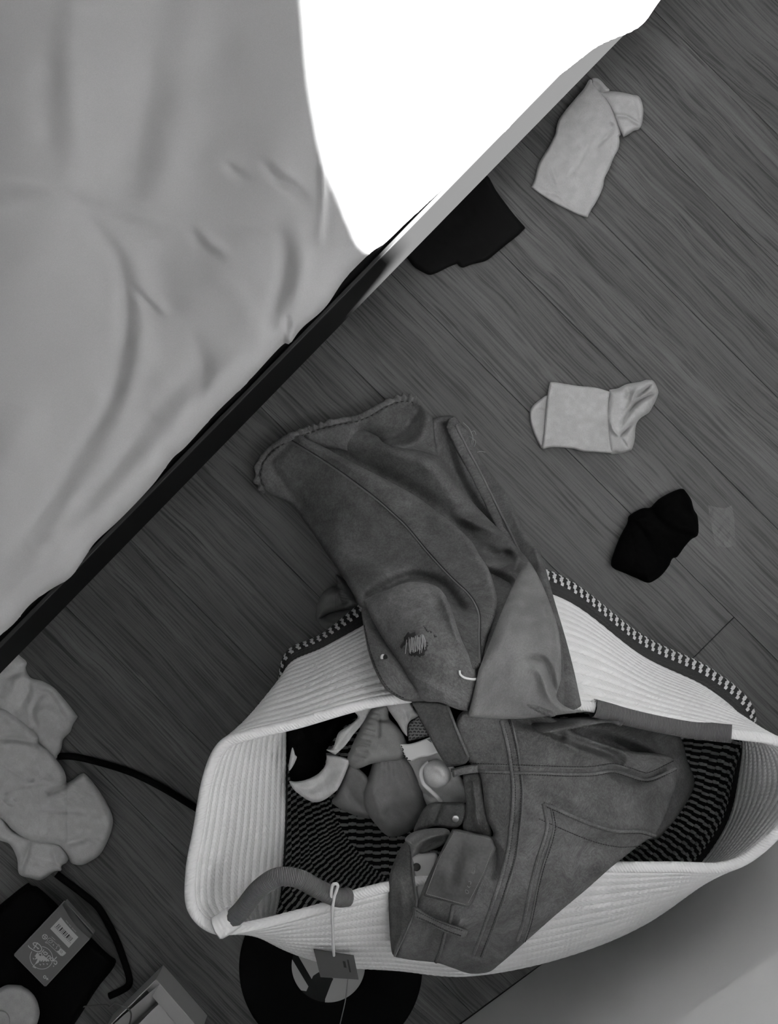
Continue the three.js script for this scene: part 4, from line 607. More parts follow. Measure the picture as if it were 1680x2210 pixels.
// ---------------------------------------------------------------- swing tag on the basket's handle
{
  const t = thing('swing_tag', 'dark card swing tag hanging by a pale loop from the basket handle', 'tag', [-0.06, 0.27, 0.5]);
  const T4 = [P(677, 2049, 0.29), P(764, 2063, 0.29), P(774, 2114, 0.28), P(692, 2109, 0.28)];
  const cv = document.createElement('canvas'); cv.width = 512; cv.height = 320; const x = cv.getContext('2d'); x.fillStyle = '#8f8f8f'; x.fillRect(0, 0, 512, 320);
  x.fillStyle = '#2a2a2a'; x.save(); x.translate(352, 95); x.fillRect(0, 0, 34, 88); x.restore(); x.fillRect(412, 66, 22, 170);
  x.fillStyle = '#6f6f6f'; for (let i = 0; i < 11; i++) x.fillRect(414, 72 + i * 15, 18, 3);
  const tex = new THREE.CanvasTexture(cv); tex.colorSpace = THREE.SRGBColorSpace;
  const g = new THREE.BufferGeometry(), n = new THREE.Vector3().crossVectors(T4[3].clone().sub(T4[0]), T4[1].clone().sub(T4[0])).normalize(), pos = [], uv = [], idx = [];
  const U = [[0, 1], [1, 1], [1, 0], [0, 0]], lo = T4.map(p => p.clone().addScaledVector(n, -0.0012));
  const quad = (a, b, c, d, us) => { const k = pos.length / 3;[a, b, c, d].forEach((p, i) => { pos.push(p.x, p.y, p.z); uv.push(...(us ? us[i] : [0.02, 0.02])); }); idx.push(k, k + 2, k + 1, k, k + 3, k + 2); };
  quad(T4[0], T4[1], T4[2], T4[3], U); quad(lo[0], lo[3], lo[2], lo[1]); for (let i = 0; i < 4; i++) { const j = (i + 1) % 4; quad(T4[j], T4[i], lo[i], lo[j]); }
  g.setAttribute('position', new THREE.Float32BufferAttribute(pos, 3)); g.setAttribute('uv', new THREE.Float32BufferAttribute(uv, 2)); g.setIndex(idx); g.computeVertexNormals();
  part('card', g, new THREE.MeshStandardMaterial({ color: grey(0.26), map: tex, roughness: 0.8, side: THREE.DoubleSide }), t, 'dark card with small print');
  const cord = new THREE.TubeGeometry(new THREE.CatmullRomCurve3([[719, 1975, 0.366], [716, 1945, 0.385], [716, 1918, 0.4], [721, 1907, 0.406], [729, 1909, 0.404], [728, 1918, 0.4], [722, 1935, 0.392], [718, 1965, 0.382], [718, 2000, 0.352], [719, 2035, 0.322], [721, 2062, 0.2915]].map(q => P(...q))), 90, 0.0016, 8); part('cord', cord, std(0.75, 1), t, 'pale doubled cord');
}
// ---------------------------------------------------------------- socks on the floor
{
  const z = (x, y) => [1120 + x * 0.17857, 140 + y * 0.17857], Z = a => a.map(q => q[2] ? [...z(q[0], q[1]), 1] : z(q[0], q[1]));
  const t = thing('ankle_sock', 'white ankle sock lying lengthwise beside the sunlit bed rail', 'sock', [0.26, 0, -0.5], 'socks on the floor'), m = knit(0.66);
  const toe = cloth({ outline: Z([[960, 330], [1040, 322], [1120, 316], [1250, 330], [1380, 362], [1440, 372], [1480, 420], [1508, 530], [1506, 620], [1490, 720], [1450, 780], [1390, 800], [1330, 840], [1268, 874, 1], [1200, 760], [1120, 560], [1040, 440]]), step: 2.5, T: 0.014, B: 0.001, r: 14, h: 0.003, folds: [F(Z([[1160, 605], [1300, 625], [1380, 670], [1460, 720]]), -0.006, 4, { open: 1 }), F(Z([[1400, 400], [1450, 520], [1465, 650], [1440, 700]]), -0.005, 5), F(Z([[1200, 380], [1300, 460], [1370, 560]]), -0.004, 10)] });
  part('toe', toe.geo, m, t);
  const top = cloth({ outline: Z([[880, 175], [905, 157], [960, 165], [1010, 205], [1060, 262], [1100, 305], [1060, 340], [990, 350], [920, 300], [880, 240]]), step: 2.5, T: 0.012, B: 0.001, r: 12, h: 0.004, folds: [F(Z([[900, 190], [950, 260], [1020, 320]]), -0.008, 7)] });
  part('cuff', top.geo, m, t);
  const b = cloth({ outline: Z([[880, 178], [845, 190], [790, 285], [700, 390], [590, 520], [490, 655], [455, 760], [440, 840], [370, 980], [270, 1140], [225, 1240], [190, 1390], [150, 1476, 1], [240, 1545], [400, 1650], [560, 1735], [720, 1810], [832, 1850, 1], [880, 1750], [960, 1620], [1020, 1480], [1040, 1370], [1100, 1250], [1150, 1120], [1205, 1020], [1220, 930], [1215, 860], [1235, 840], [1190, 700], [1130, 540], [1060, 410], [960, 310], [900, 240]]), step: 2.5, T: 0.006, B: 0.001, r: 5, nz: 0.0008, ns: 14, h: [[1277, 172, 0.010], [1330, 300, 0.010], [1147, 403, 0.003], [1268, 470, 0.003]], rot: 0.6, folds: [F(Z([[1150, 725], [1100, 830], [1000, 930], [930, 990]]), -0.004, 4), F(Z([[900, 830], [800, 1060], [700, 1240], [600, 1350]]), -0.002, 5), F(Z([[355, 1160], [390, 1280], [430, 1400], [450, 1560]]), 0.003, 3, { l: 26 }), F(Z([[160, 1480], [300, 1530], [450, 1560], [600, 1690], [720, 1790]]), -0.003, 5), F(Z([[1110, 700], [1140, 730]]), -0.006, 3), ...ribbed([0, 1, 2, 3, 4, 5, 6, 7].map(i => [z(905 + i * 30, 390 + i * 30), z(960 + i * 22, 330 + i * 38)]), -0.0009, 1.8)] });
  part('body', b.geo, m, t);
}
{
  const z = (x, y) => [1130 + x * 0.18452, 800 + y * 0.18452], Z = a => a.map(q => q[2] ? [...z(q[0], q[1]), 1] : z(q[0], q[1]));
  const t = thing('ankle_sock', 'white ankle sock with a bunched toe lying above the balled black sock', 'sock', [0.27, 0, -0.13], 'socks on the floor'), m = knit(0.76);
  const heel = cloth({ outline: Z([[285, 290], [200, 335], [130, 390], [85, 450], [70, 520], [80, 600], [110, 700], [150, 800], [212, 918, 1], [300, 800], [320, 400]]), step: 2.5, T: 0.006, B: 0.001, r: 6, h: 0.002, folds: [F(Z([[135, 475], [190, 462], [262, 478]]), -0.003, 3)] });
  part('heel', heel.geo, m, t);
  const toe = cloth({ outline: Z([[1000, 250], [1030, 220], [1110, 205], [1200, 160], [1300, 140], [1380, 125], [1440, 105], [1510, 112], [1545, 150], [1575, 220], [1580, 260], [1560, 330], [1520, 410], [1470, 490], [1380, 550], [1330, 610], [1312, 680], [1305, 800], [1280, 900], [1240, 940], [1100, 972], [1000, 940], [960, 600]]), step: 2.2, T: 0.018, B: 0.001, r: 16, h: 0.003, nz: 0.0008, ns: 10, folds: [F(Z([[1300, 310], [1380, 265], [1450, 210], [1510, 150]]), -0.014, 4), F(Z([[1150, 640], [1200, 530], [1280, 420], [1380, 340], [1480, 290], [1570, 250]]), -0.016, 4.5), F(Z([[1180, 560], [1250, 400], [1330, 190]]), 0.009, 5), F(Z([[1125, 770], [1200, 700], [1290, 610]]), -0.012, 4), F(Z([[1130, 770], [1180, 840], [1230, 910]]), -0.003, 3), F(Z([[1200, 200], [1240, 260], [1200, 330]]), -0.007, 6), F(Z([[1020, 600], [1050, 690], [1120, 770]]), 0.008, 3.5), ...ribbed([0, 1, 2, 3, 4, 5].map(i => [z(1010, 560 + i * 6 - 40 * i), z(1150, 545 - 42 * i)]), -0.0008, 1.8)] });
  part('toe', toe.geo, m, t);
  const b = cloth({ outline: Z([[312, 132, 1], [400, 138], [520, 158], [680, 182], [790, 188], [900, 210], [1018, 248, 1], [1000, 330], [992, 440], [1000, 580], [1020, 680], [1035, 800], [1060, 890], [1095, 972, 1], [1000, 965], [850, 955], [700, 945], [600, 918], [450, 900], [330, 898], [215, 920, 1], [240, 740], [262, 500], [280, 300]]), step: 2.5, T: 0.005, B: 0.001, r: 4, h: [[1188, 824, 0.010], [1318, 846, 0.014], [1330, 978, 0.012], [1170, 969, 0.010]], rot: 0.1, nz: 0.0005, ns: 16, folds: [F(Z([[860, 325], [920, 285], [1010, 265]]), -0.003, 4), F(Z([[720, 740], [850, 660], [960, 610]]), -0.002, 9), F(Z([[1020, 680], [1040, 760], [1030, 830]]), -0.004, 4)] });
  part('body', b.geo, m, t);
}
{
  const z = (x, y) => [1050 + x * 0.375, 750 + y * 0.375], Z = a => a.map(q => q[2] ? [...z(q[0], q[1]), 1] : z(q[0], q[1]));
  const c = cloth({ outline: Z([[1000, 868], [1060, 835], [1125, 812], [1150, 830], [1180, 875], [1195, 930], [1215, 965], [1222, 1020], [1218, 1080], [1180, 1105], [1140, 1150], [1100, 1205], [1072, 1215], [1050, 1260], [1010, 1310], [970, 1340], [930, 1354], [870, 1330], [800, 1300], [740, 1275], [718, 1246], [735, 1180], [770, 1090], [812, 1010], [818, 975], [850, 950], [900, 925], [942, 922], [970, 895]]), step: 3, T: 0.034, B: 0.001, r: 34, h: 0.002, nz: 0.003, ns: 18, folds: [F(Z([[942, 925], [1000, 1000], [1080, 1060], [1180, 1100]]), -0.010, 9), F(Z([[820, 990], [900, 1060], [960, 1180], [1060, 1240]]), -0.006, 8), F(Z([[1120, 830], [1130, 920], [1200, 1000]]), -0.006, 7)] });
  single('balled_sock', c.geo, blk(0.0025, 1), 'balled-up black sock on the bare boards beside the clear wrapper', 'sock', 'socks on the floor');
}
{
  const z = (x, y) => [860 + x * 0.17857, 370 + y * 0.17857], Z = a => a.map(q => q[2] ? [...z(q[0], q[1]), 1] : z(q[0], q[1]));
  const c = cloth({ outline: Z([[1100, 75, 1], [1140, 150], [1190, 240], [1300, 390], [1400, 520], [1540, 680, 1], [1440, 780], [1300, 890], [1180, 990], [1060, 1080], [900, 1120], [775, 1162], [712, 1115, 1], [600, 1160], [480, 1220], [385, 1250], [300, 1220], [190, 1150], [90, 1030], [-200, 700], [100, 250], [600, -150], [900, -100]]), step: 3, T: 0.012, B: 0.001, r: 12, h: 0.002, nz: 0.001, ns: 30, folds: [F(Z([[1190, 250], [1320, 480], [1520, 680]]), 0.002, 3), F(Z([[300, 800], [600, 700], [900, 500]]), -0.003, 20)] });
  single('tube_sock', c.geo, blk(0.010, 1), 'black sock half hidden under the sunlit bed rail', 'sock', 'socks on the floor');
}
{
  const z = (x, y) => [650 + x * 0.1488, 1200 + y * 0.1488], Z = a => a.map(q => q[2] ? [...z(q[0], q[1]), 1] : z(q[0], q[1]));
  const t = thing('knit_sock', 'dark grey knitted sock on the floor between the jeans leg and the basket', 'sock', [-0.07, 0, 0.13]), m = knit(0.32);
  const lo = cloth({ outline: Z([[300, 860], [230, 800], [215, 900], [270, 980], [330, 1045], [420, 1090], [560, 1125], [700, 1130], [900, 950], [900, 740], [640, 760]]), step: 2.5, T: 0.010, B: 0.001, r: 12, h: 0.003, folds: [F(Z([[320, 880], [500, 830], [700, 800]]), -0.006, 8), F(Z([[380, 1040], [520, 1060], [640, 1000]]), -0.006, 6), F(Z([[350, 950], [480, 1000], [600, 960]]), 0.005, 6)] });
  part('foot', lo.geo, m, t);
  const up = cloth({ outline: Z([[500, 270], [600, 330], [760, 520], [900, 740], [760, 770], [640, 780], [520, 800], [400, 840], [300, 900], [240, 900], [225, 800], [240, 690], [330, 520], [440, 450], [530, 415]]), step: 2.5, T: 0.026, B: 0.002, r: 18, h: [[684, 1310, 0.012], [725, 1240, 0.012], [780, 1310, 0.02], [700, 1335, 0.012]], folds: [...ribbed([0, 1, 2, 3, 4, 5, 6, 7].map(i => [z(530 + i * 14, 420 + i * 44), z(680 + i * 18, 470 + i * 40)]), -0.0022, 2), F(Z([[560, 770], [640, 720], [720, 650]]), -0.006, 5), F(Z([[330, 600], [480, 540], [560, 560]]), 0.004, 10)] });
  part('cuff', up.geo, m, t);
}
// ---------------------------------------------------------------- pale shirt under the bed edge
{
  const z = (x, y) => [x * 0.2715, 1400 + y * 0.2715], Z = a => a.map(q => q[2] ? [...z(q[0], q[1]), 1] : z(q[0], q[1]));
  const t = thing('pale_shirt', 'crumpled pale jersey shirt on the floor, one sleeve under the bed', 'shirt', [-0.5, 0, 0.35]), m = knit(0.82);
  const cuff = cloth({ outline: Z([[-200, 1300], [0, 1330], [100, 1440], [260, 1500], [450, 1540], [520, 1600], [548, 1660], [530, 1700], [490, 1725], [486, 1765], [430, 1775], [330, 1838], [250, 1828], [152, 1790], [135, 1670], [80, 1560], [0, 1525], [-200, 1450]]), step: 3, T: 0.016, B: 0.001, r: 14, h: 0.003, nz: 0.001, ns: 14, folds: [F(Z([[242, 1545], [205, 1660], [160, 1780]]), -0.008, 5, { open: 1 }), F(Z([[420, 1590], [450, 1680], [470, 1760]]), -0.007, 7), F(Z([[500, 1600], [540, 1660]]), 0.005, 6), ...ribbed([0, 1, 2, 3, 4, 5, 6, 7].map(i => [z(200 + 2 * i, 1640 + i * 20), z(440, 1700 + i * 14)]), -0.0011, 1.8)] });
  part('cuff', cuff.geo, m, t, 'ribbed cuff');
  const sl = cloth({ outline: Z([[-200, 60], [-60, -120], [100, -20], [150, 48], [212, 105], [205, 160], [246, 230], [340, 258], [430, 310], [500, 388], [560, 460], [622, 540, 1], [580, 606], [560, 660], [505, 720], [488, 800], [445, 880, 1], [370, 840], [260, 710], [130, 640], [0, 530], [-200, 500]]), step: 3, T: 0.020, B: 0.001, r: 16, h: 0.004, nz: 0.0015, ns: 14, folds: [F(Z([[230, 240], [225, 340], [160, 470]]), -0.009, 8), F(Z([[255, 300], [330, 350], [380, 350], [405, 400]]), -0.008, 6), F(Z([[340, 360], [280, 430], [260, 540], [300, 620]]), -0.007, 6), F(Z([[400, 340], [470, 480], [540, 610]]), -0.006, 6), F(Z([[60, 230], [180, 180], [210, 190]]), -0.007, 6), F(Z([[260, 520], [400, 460], [430, 440]]), 0.004, 6), F(Z([[180, 180], [100, 320], [40, 420]]), 0.006, 16)] });
  part('sleeve', sl.geo, m, t);
  const b = cloth({ outline: Z([[-240, 480], [0, 468], [100, 520], [220, 610], [308, 700], [310, 750], [380, 800], [440, 870], [500, 950], [526, 1020], [525, 1072, 1], [580, 1040], [645, 994], [685, 1002], [760, 1090], [840, 1210], [896, 1340], [886, 1450], [842, 1560], [792, 1640], [720, 1690], [650, 1720], [570, 1705], [530, 1640], [480, 1570], [430, 1556], [250, 1530], [110, 1450], [0, 1345], [-240, 1250]]), step: 3, T: 0.022, B: 0.001, r: 16, h: [[0, 1530, 0.012], [85, 1600, 0.014], [140, 1690, 0.008], [240, 1770, 0.004], [190, 1860, 0.004], [100, 1820, 0.014], [0, 1740, 0.014], [60, 1680, 0.02]], nz: 0.0012, ns: 18, folds: [F(Z([[300, 755], [200, 735], [100, 715], [0, 722]]), -0.008, 6, { open: 1 }), F(Z([[215, 1050], [270, 1038]]), -0.010, 3), F(Z([[0, 900], [100, 970], [200, 1040]]), -0.004, 5), F(Z([[0, 1170], [100, 1110], [240, 1080], [390, 1055]]), -0.006, 5), F(Z([[390, 1145], [450, 1120], [525, 1075]]), -0.010, 5, { open: 1 }), F(Z([[330, 1000], [385, 1030], [380, 1060]]), 0.006, 8), F(Z([[20, 1180], [70, 1230], [110, 1240]]), -0.006, 4), F(Z([[110, 1180], [130, 1210]]), -0.006, 3), F(Z([[260, 1275], [400, 1282], [520, 1290], [700, 1300]]), -0.004, 5), F(Z([[470, 1560], [560, 1540], [650, 1510], [720, 1440]]), -0.007, 7), F(Z([[640, 1540], [730, 1500], [830, 1500]]), -0.003, 8), F(Z([[650, 1040], [640, 1110], [600, 1160]]), -0.003, 10), F(Z([[0, 480], [140, 590], [280, 690]]), 0.006, 16)] });
  part('body', b.geo, m, t);
}
// ---------------------------------------------------------------- cable
{
  const pts = [[126, 1633], [140, 1632], [165, 1634], [205, 1643], [280, 1666], [350, 1700], [420, 1742], [520, 1800], [640, 1830]];
  const t = thing('power_cable', 'black cable running under the shirt and the rope basket', 'cable', [-0.3, 0, 0.4]), m = blk(0.004, 0.8);
  part('cord', ridge(pts, 0.0055, 0.0047, { lift: 0, sides: 10 }), m, t);
  part('cord', ridge([[122, 1886], [140, 1900], [180, 1930], [212, 1958], [234, 1994], [252, 2030], [266, 2068], [278, 2106], [278, 2126], [262, 2138], [236, 2150]], 0.0055, 0.0047, { lift: 0, sides: 10 }), m, t);
}
// ---------------------------------------------------------------- black case with a small carton on it
{
  const c = cloth({ outline: [[250, 2078], [226, 2052], [100, 1930], [70, 1912], [40, 1920], [-160, 2090], [-190, 2130], [-60, 2330], [60, 2330], [150, 2225], [208, 2136]], step: 5, T: 0.045, B: 0.001, r: 16, h: 0.002, nz: 0.001, ns: 60 });
  single('flat_case', c.geo, blk(0.003, 0.9), 'flat black fabric case lying under the printed carton', 'case');
}
{
  const t = thing('printed_carton', 'small printed carton with a barcode lying on the black case', 'carton', [-0.43, 0.05, 0.55]);
  const h = 0.066, C = [P(134, 1952.5, h), P(193, 2025, h), P(97.5, 2128, h), P(31.5, 2061, h)];
  const cv = document.createElement('canvas'), CW = 640, CH = 1032; cv.width = CW; cv.height = CH; const x = cv.getContext('2d');
  x.fillStyle = '#6e6e6e'; x.fillRect(0, 0, CW, CH);
  // drawing coordinates are those of an enlarged view of the face: corners (955,100) (1450,710) (650,1580) (95,1020)
  const A = [955, 100], Bq = [1450, 710], Dq = [95, 1020], ux = Bq[0] - A[0], uy = Bq[1] - A[1], vx = Dq[0] - A[0], vy = Dq[1] - A[1], det = ux * vy - uy * vx;
  const Z = (px, py) => { const qx = px - A[0], qy = py - A[1]; return [(qx * vy - qy * vx) / det * CW, (ux * qy - uy * qx) / det * CH]; };
  const path = (pts, close) => { x.beginPath(); pts.forEach((q, i) => { const [a, b] = Z(...q); i ? x.lineTo(a, b) : x.moveTo(a, b); }); if (close) x.closePath(); };
  const sline = pts => smoothLine(pts, false, 8);
  x.lineCap = x.lineJoin = 'round';
  x.fillStyle = '#c4c4c4'; path([[940, 322], [1255, 685], [1062, 898], [737, 540]], 1); x.fill();
  // bars
  x.fillStyle = '#151515'; { const bars = [[0.02, 0.03], [0.10, 0.02], [0.145, 0.015], [0.24, 0.06], [0.34, 0.02], [0.40, 0.025], [0.47, 0.055], [0.555, 0.02], [0.61, 0.03], [0.70, 0.07], [0.80, 0.02], [0.86, 0.02], [0.92, 0.015], [0.96, 0.02]]; const a0 = [900, 440], a1 = [1160, 715], dn = [-62, 62]; for (const [p, w] of bars) { const q = s => [a0[0] + (a1[0] - a0[0]) * s, a0[1] + (a1[1] - a0[1]) * s]; const [p0, p1] = [q(p), q(p + w)]; path([p0, p1, [p1[0] + dn[0], p1[1] + dn[1]], [p0[0] + dn[0], p0[1] + dn[1]]], 1); x.fill(); } }
  x.strokeStyle = '#5a5a5a'; x.lineWidth = 5; for (let i = 0; i < 13; i++) { const s = i / 12, p = [820 + 270 * s, 500 + 290 * s]; path([[p[0], p[1]], [p[0] + 12, p[1] + 10], [p[0] + 2, p[1] + 16]]); x.stroke(); }
  x.strokeStyle = '#a8a8a8'; x.lineWidth = 5; for (let i = 0; i < 15; i++) { if (i === 4 || i === 8) continue; const s = i / 14, p = [1042 + 172 * s, 378 + 196 * s]; path([[p[0] - 7, p[1] + 6], [p[0] + 6, p[1] - 6], [p[0] + 4, p[1] + 10]]); x.stroke(); }
  const light = '#c2c2c2'; x.strokeStyle = light; x.fillStyle = light;
  // icon row
  x.lineWidth = 10; path(Array.from({ length: 25 }, (_, i) => [638 + 44 * Math.cos(i / 24 * 6.283), 692 + 44 * Math.sin(i / 24 * 6.283)])); x.stroke(); path([[610, 670], [640, 690], [660, 665]]); x.stroke(); path([[620, 715], [650, 705], [668, 725]]); x.stroke();
  x.lineWidth = 6; path([[690, 730], [720, 712], [745, 728], [1005, 992], [985, 1020], [940, 1052], [905, 1045], [665, 790], [690, 730]]); x.stroke();
  path([[905, 905], [1005, 992], [940, 1052], [905, 1045], [838, 962], [880, 950]], 1); x.fill();
  path(sline([[700, 790], [720, 762], [760, 768], [770, 790], [735, 808], [700, 790]])); x.stroke(); path([[772, 838], [798, 848]]); x.stroke(); path([[790, 825], [780, 862]]); x.stroke(); path([[862, 868], [835, 880], [845, 905], [818, 915]]); x.stroke();
  path([[650, 780], [640, 800], [670, 812]]); x.stroke(); path([[760, 692], [820, 750]]); x.stroke(); path([[870, 830], [905, 862]]); x.stroke();
  x.strokeStyle = '#7a7a7a'; path([[915, 950], [945, 975], [925, 1000], [900, 978], [915, 950]]); x.stroke(); x.strokeStyle = light;
  // round emblem with a spired building and script lettering
  x.lineWidth = 9; path(Array.from({ length: 50 }, (_, i) => [560 + 200 * Math.cos(-1.45 + i / 49 * 5.2), 1088 + 214 * Math.sin(-1.45 + i / 49 * 5.2)])); x.stroke();
  path([[500, 985], [470, 1010], [455, 1040], [435, 1050], [465, 1070], [440, 1120], [490, 1100], [480, 1135], [430, 1220], [505, 1175], [530, 1130], [545, 1165], [585, 1130], [580, 1170], [625, 1140], [640, 1165], [665, 1150], [690, 1160], [700, 1140], [650, 1090], [600, 1040], [560, 1060], [520, 1040]], 1); x.fill();
  path([[430, 1220], [400, 1255], [445, 1282], [420, 1240]]); x.stroke(); for (const q of [[530, 1215], [590, 1205], [655, 1205], [420, 1100]]) { path([[q[0] - 10, q[1] - 6], [q[0] + 10, q[1]], [q[0], q[1] + 14]]); x.stroke(); }
  x.lineWidth = 14;
  path(sline([[342, 855], [360, 885], [430, 940], [510, 972], [560, 950], [572, 905], [545, 850], [500, 812], [450, 800], [425, 815], [440, 850]])); x.stroke();
  path([[505, 805], [435, 905]]); x.stroke(); path([[455, 858], [520, 912], [500, 915]]); x.stroke();
  path([[610, 935], [572, 985]]); x.stroke(); path(sline([[530, 1000], [508, 1030], [520, 1062], [552, 1062], [572, 1030], [555, 1002], [530, 1000]])); x.stroke();
  path(sline([[640, 975], [605, 985], [615, 1020], [650, 1030], [672, 1005], [640, 985]])); x.stroke(); path([[690, 1045], [655, 1090]]); x.stroke(); path(sline([[672, 1065], [705, 1050], [720, 1075], [690, 1110]])); x.stroke();
  path(sline([[750, 1085], [720, 1110], [730, 1145], [760, 1130], [770, 1100]])); x.stroke(); path(sline([[830, 1075], [800, 1110], [765, 1145]])); x.stroke(); path(sline([[775, 1150], [820, 1150], [830, 1190], [800, 1215], [778, 1185]])); x.stroke(); path([[768, 1245], [768, 1252]]); x.stroke();
  // age mark
  x.lineWidth = 13; path(Array.from({ length: 25 }, (_, i) => [596 + 22 * Math.cos(i / 24 * 6.283), 1455 + 24 * Math.sin(i / 24 * 6.283)])); x.stroke(); path([[622, 1480], [652, 1505]]); x.stroke(); path([[648, 1478], [628, 1508]]); x.stroke();
  const tex = new THREE.CanvasTexture(cv); tex.colorSpace = THREE.SRGBColorSpace;
  const side = std(0.16, 0.7), th = 0.014, wl = 0.0012;
  const topg = new THREE.BufferGeometry(), pos = [], uv = []; const N = 10;
  for (let j = 0; j <= N; j++) for (let i = 0; i <= N; i++) { const a = i / N, b = j / N, p = C[0].clone().lerp(C[1], a).lerp(C[3].clone().lerp(C[2], a), b); const bow = j === 0 ? Math.sin(a * Math.PI) : Math.sin(a * Math.PI) * (1 - b) ** 6; p.y -= 0.002 * bow; const inw = C[3].clone().sub(C[0]).normalize(); p.addScaledVector(inw, 0.004 * bow); pos.push(p.x, p.y, p.z); uv.push(a, 1 - b); }
  const idx = []; for (let j = 0; j < N; j++) for (let i = 0; i < N; i++) { const a = j * (N + 1) + i; idx.push(a, a + N + 1, a + 1, a + 1, a + N + 1, a + N + 2); }
  topg.setAttribute('position', new THREE.Float32BufferAttribute(pos, 3)); topg.setAttribute('uv', new THREE.Float32BufferAttribute(uv, 2)); topg.setIndex(idx); topg.computeVertexNormals();
  part('printed_face', topg, new THREE.MeshStandardMaterial({ color: grey(0.75), map: tex, roughness: 0.65, side: THREE.DoubleSide }), t, 'printed face with barcode, icons and round emblem');
  const wallq = (a, b, y0, y1, out) => { const n = new THREE.Vector3(b.z - a.z, 0, a.x - b.x).normalize(); const q = [a, b, b.clone().addScaledVector(n, wl * out), a.clone().addScaledVector(n, wl * out)].map(p => new THREE.Vector3(p.x, y1, p.z)); return prism(q, y1 - y0); };
  const y1 = h - 0.0003, y0 = h - th;
  part('side', wallq(C[1], C[2], y0, y1, 1), side, t); part('side', wallq(C[2], C[3], y0, y1, 1), side, t); part('side', wallq(C[3], C[0], y0, y1, 1), side, t);
  part('bottom', prism(C.map(p => new THREE.Vector3(p.x, y0 + 0.0012, p.z)), 0.0012), side, t);
  const o = C[1].clone().sub(C[2]).normalize(); part('flap', wallq(C[0].clone().addScaledVector(o, 0.003), C[1].clone().addScaledVector(o, 0.0055), y0, y0 + 0.009, 1), side, t, 'half-open end flap');
}
// ---------------------------------------------------------------- round felt pad, tray and cord at the lower edge
{
  const t = thing('felt_pad', 'round pale felt pad with a raised disc, beside the printed carton', 'pad', [-0.52, 0.05, 0.66]), m = knit(0.5);
  const c = cloth({ outline: Array.from({ length: 40 }, (_, i) => { const a = i / 40 * 6.283; return [27 + 58 * Math.cos(a) + rnd() * 1.2, 2184 + 60 * Math.sin(a) + rnd() * 1.2]; }), step: 2.5, T: 0.016, B: 0.004, r: 14, h: 0.052 });
  part('pad', c.geo, m, t);
  const d = cloth({ outline: Array.from({ length: 24 }, (_, i) => { const a = i / 24 * 6.283; return [1 + 21 * Math.cos(a), 2204 + 24 * Math.sin(a)]; }), step: 2, T: 0.005, B: 0.002, r: 4, h: 0.067 });
  part('raised_disc', d.geo, m, t);
}
{
  const t = thing('card_tray', 'open pale card tray with a folded-in wall, standing on the boards', 'tray', [-0.32, 0, 0.7]), m = std(0.42, 0.85);
  const h = 0.05, a = P(337, 2113, h), r = P(435, 2226, h), l = P(225, 2224, h), far = r.clone().add(l).sub(a);
  const dr = r.clone().sub(a).normalize(), dl = l.clone().sub(a).normalize();
  part('bottom', prism([a, r, far, l].map(p => new THREE.Vector3(p.x, 0.003, p.z)), 0.0025), m, t);
  const wq = (p, q, inn, y1) => prism([p, q, q.clone().addScaledVector(inn, 0.0012), p.clone().addScaledVector(inn, 0.0012)].map(v => new THREE.Vector3(v.x, y1, v.z)), y1 - 0.003);
  part('wall', wq(a, r, dl, h), m, t); part('wall', wq(a, l, dr, h), m, t); part('wall', wq(l, far, dr, h), m, t); part('wall', wq(r, far, dl.clone().negate(), h), m, t);
  // flaps folded inwards: two slanting panels
  const flap = (p, q, inn, w, drop) => { const A = p.clone(), B = q.clone(), Cq = q.clone().addScaledVector(inn, w), Dq = p.clone().addScaledVector(inn, w); A.y = B.y = h; Cq.y = Dq.y = h - drop; return prism([A, B, Cq, Dq], 0.0012); };
  part('flap', flap(a, r, dl, 0.024, 0.012), m, t); part('flap', flap(a.clone().addScaledVector(dr, 0.008), l.clone().addScaledVector(dr, 0.002), dr, 0.022, 0.034), m, t);
  part('inner_panel', prism([a.clone().addScaledVector(dr, 0.028).addScaledVector(dl, 0.024), r.clone().addScaledVector(dl, 0.024), far, l.clone().addScaledVector(dr, 0.028)].map(v => new THREE.Vector3(v.x, 0.036, v.z)), 0.0012), m, t);
}
single('thin_cord', ridge([[150, 2176], [208, 2170], [245, 2168], [268, 2172], [281, 2182], [283, 2196], [278, 2216]], (x, y) => x < 240 ? 0.03 : 0.054, 0.0011, { lift: 0, smoothH: true }), std(0.10, 0.9), 'thin grey cord looping over the edge of the card tray', 'cord');
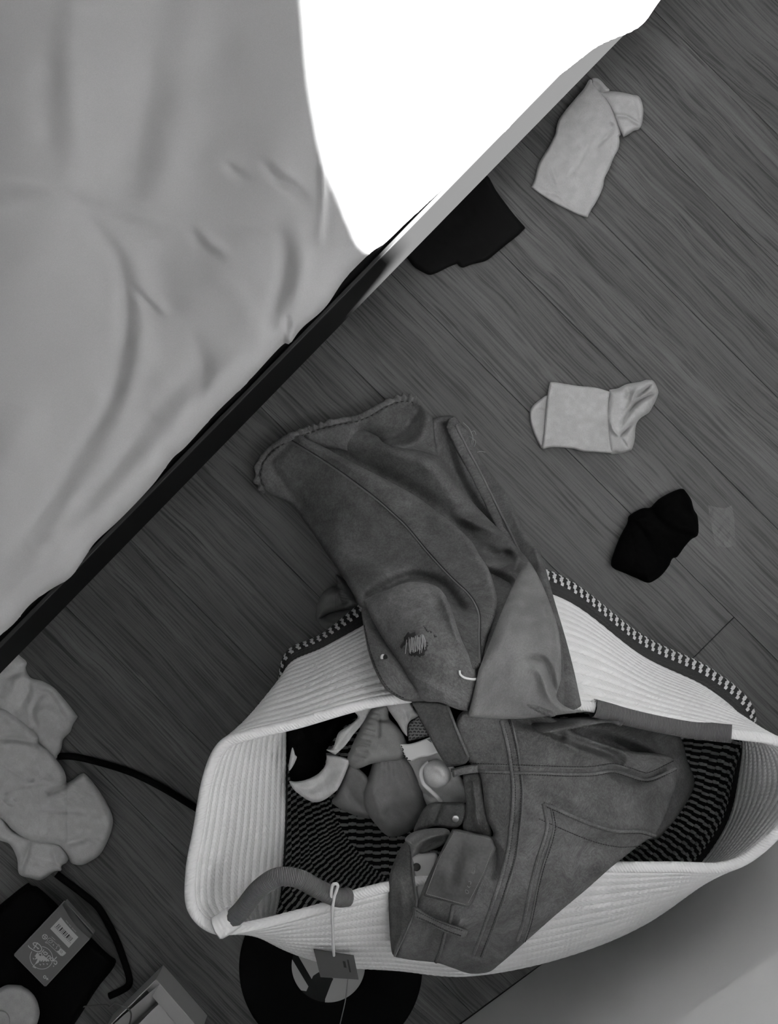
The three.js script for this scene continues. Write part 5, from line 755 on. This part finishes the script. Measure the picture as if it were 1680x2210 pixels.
// ---------------------------------------------------------------- record
{
  const t = thing('vinyl_record', 'black vinyl record with a pale label, half under the basket', 'record', [-0.08, 0, 0.62]);
  const c = P(714, 2090, 0.003), R = 0.1245, RL = 0.0502, pr = [[0.0036, 0.0008], [RL, 0.0008], [RL + 0.001, 0.0022]];
  for (let i = 0; i < 90; i++) { const r = RL + 0.006 + (R - RL - 0.010) * i / 90; pr.push([r, 0.0022], [r + 0.0003, 0.0019]); } pr.push([R - 0.002, 0.0024], [R, 0.0015], [R - 0.001, 0.0004], [0.0036, 0.0004], [0.0036, 0.0008]);
  const g = new THREE.LatheGeometry(pr.map(q => new THREE.Vector2(...q)), 120); g.translate(c.x, 0.0005, c.z);
  part('disc', g, blk(0.003, 0.6), t, 'black grooved disc');
  const cv = document.createElement('canvas'); cv.width = cv.height = 512; const x = cv.getContext('2d'); x.fillStyle = '#bdbdbd'; x.fillRect(0, 0, 512, 512);
  const q = (px, py) => [256 + (px - 709) / 80 * 256, 256 + (py - 2084) / 80 * 256]; x.fillStyle = '#060606';
  const poly = a => { x.beginPath(); a.forEach((v, i) => { const [m, n] = q(...v); i ? x.lineTo(m, n) : x.moveTo(m, n); }); x.fill(); };
  poly([[628, 2038], [636, 2050], [675, 2117], [668, 2133], [629, 2068]]); poly([[676, 2106], [688, 2098], [720, 2112], [716, 2120], [700, 2162], [664, 2160], [660, 2142]]); poly([[600, 2130], [664, 2140], [702, 2158], [700, 2190]]);
  const tex = new THREE.CanvasTexture(cv); tex.colorSpace = THREE.SRGBColorSpace; const lc = P(709, 2084, 0.003);
  const lg = new THREE.CylinderGeometry(0.0498, 0.0498, 0.0006, 72); { const u = lg.attributes.uv, p = lg.attributes.position; for (let i = 0; i < u.count; i++) u.setXY(i, 0.5 + p.getX(i) / 0.0996, 0.5 - p.getZ(i) / 0.0996); } lg.translate(lc.x, 0.0031, lc.z);
  part('label_disc', lg, new THREE.MeshStandardMaterial({ color: grey(0.8), map: tex, roughness: 0.8 }), t, 'pale paper label with black bars');
}
single('thread', ridge([[751, 2112], [749, 2130], [746, 2158], [741, 2182], [734, 2212]], 0.005, 0.0007, { lift: 0, sides: 6 }), std(0.28, 0.8), 'thin loose thread lying across the record label', 'thread');
// ---------------------------------------------------------------- clear wrapper
{
  const pos = [], idx = [], nx = 5, ny = 7; for (let j = 0; j <= ny; j++) for (let i = 0; i <= nx; i++) { const u = i / nx, v = j / ny, w = 0.75 + 0.4 * vnoise(v * 5, 2.2), x = 1552 + v * 12 + (u - 0.5) * 44 * w + 8 * u + (rnd() - 0.5) * 3, y = 1098 + v * 82 + (v < 0.1 ? 14 * Math.abs(u - 0.5) * -1 : 0) + (rnd() - 0.5) * 4, h = 0.003 + 0.010 * rnd() * (0.4 + 0.6 * v); const p = P(x, y, h); pos.push(p.x, p.y, p.z); }
  for (let j = 0; j < ny; j++) for (let i = 0; i < nx; i++) { const a = j * (nx + 1) + i, b = a + 1, c = a + nx + 1, d = c + 1; idx.push(a, c, b, b, c, d); }
  let g = new THREE.BufferGeometry(); g.setAttribute('position', new THREE.Float32BufferAttribute(pos, 3)); g.setIndex(idx); g = g.toNonIndexed(); g.computeVertexNormals();
  single('plastic_wrapper', g, new THREE.MeshStandardMaterial({ color: grey(0.8), transparent: true, opacity: 0.10, roughness: 0.25, side: THREE.DoubleSide }), 'small crumpled clear plastic wrapper on the boards beside the black sock', 'wrapper');
}
renderer.render(scene, camera);
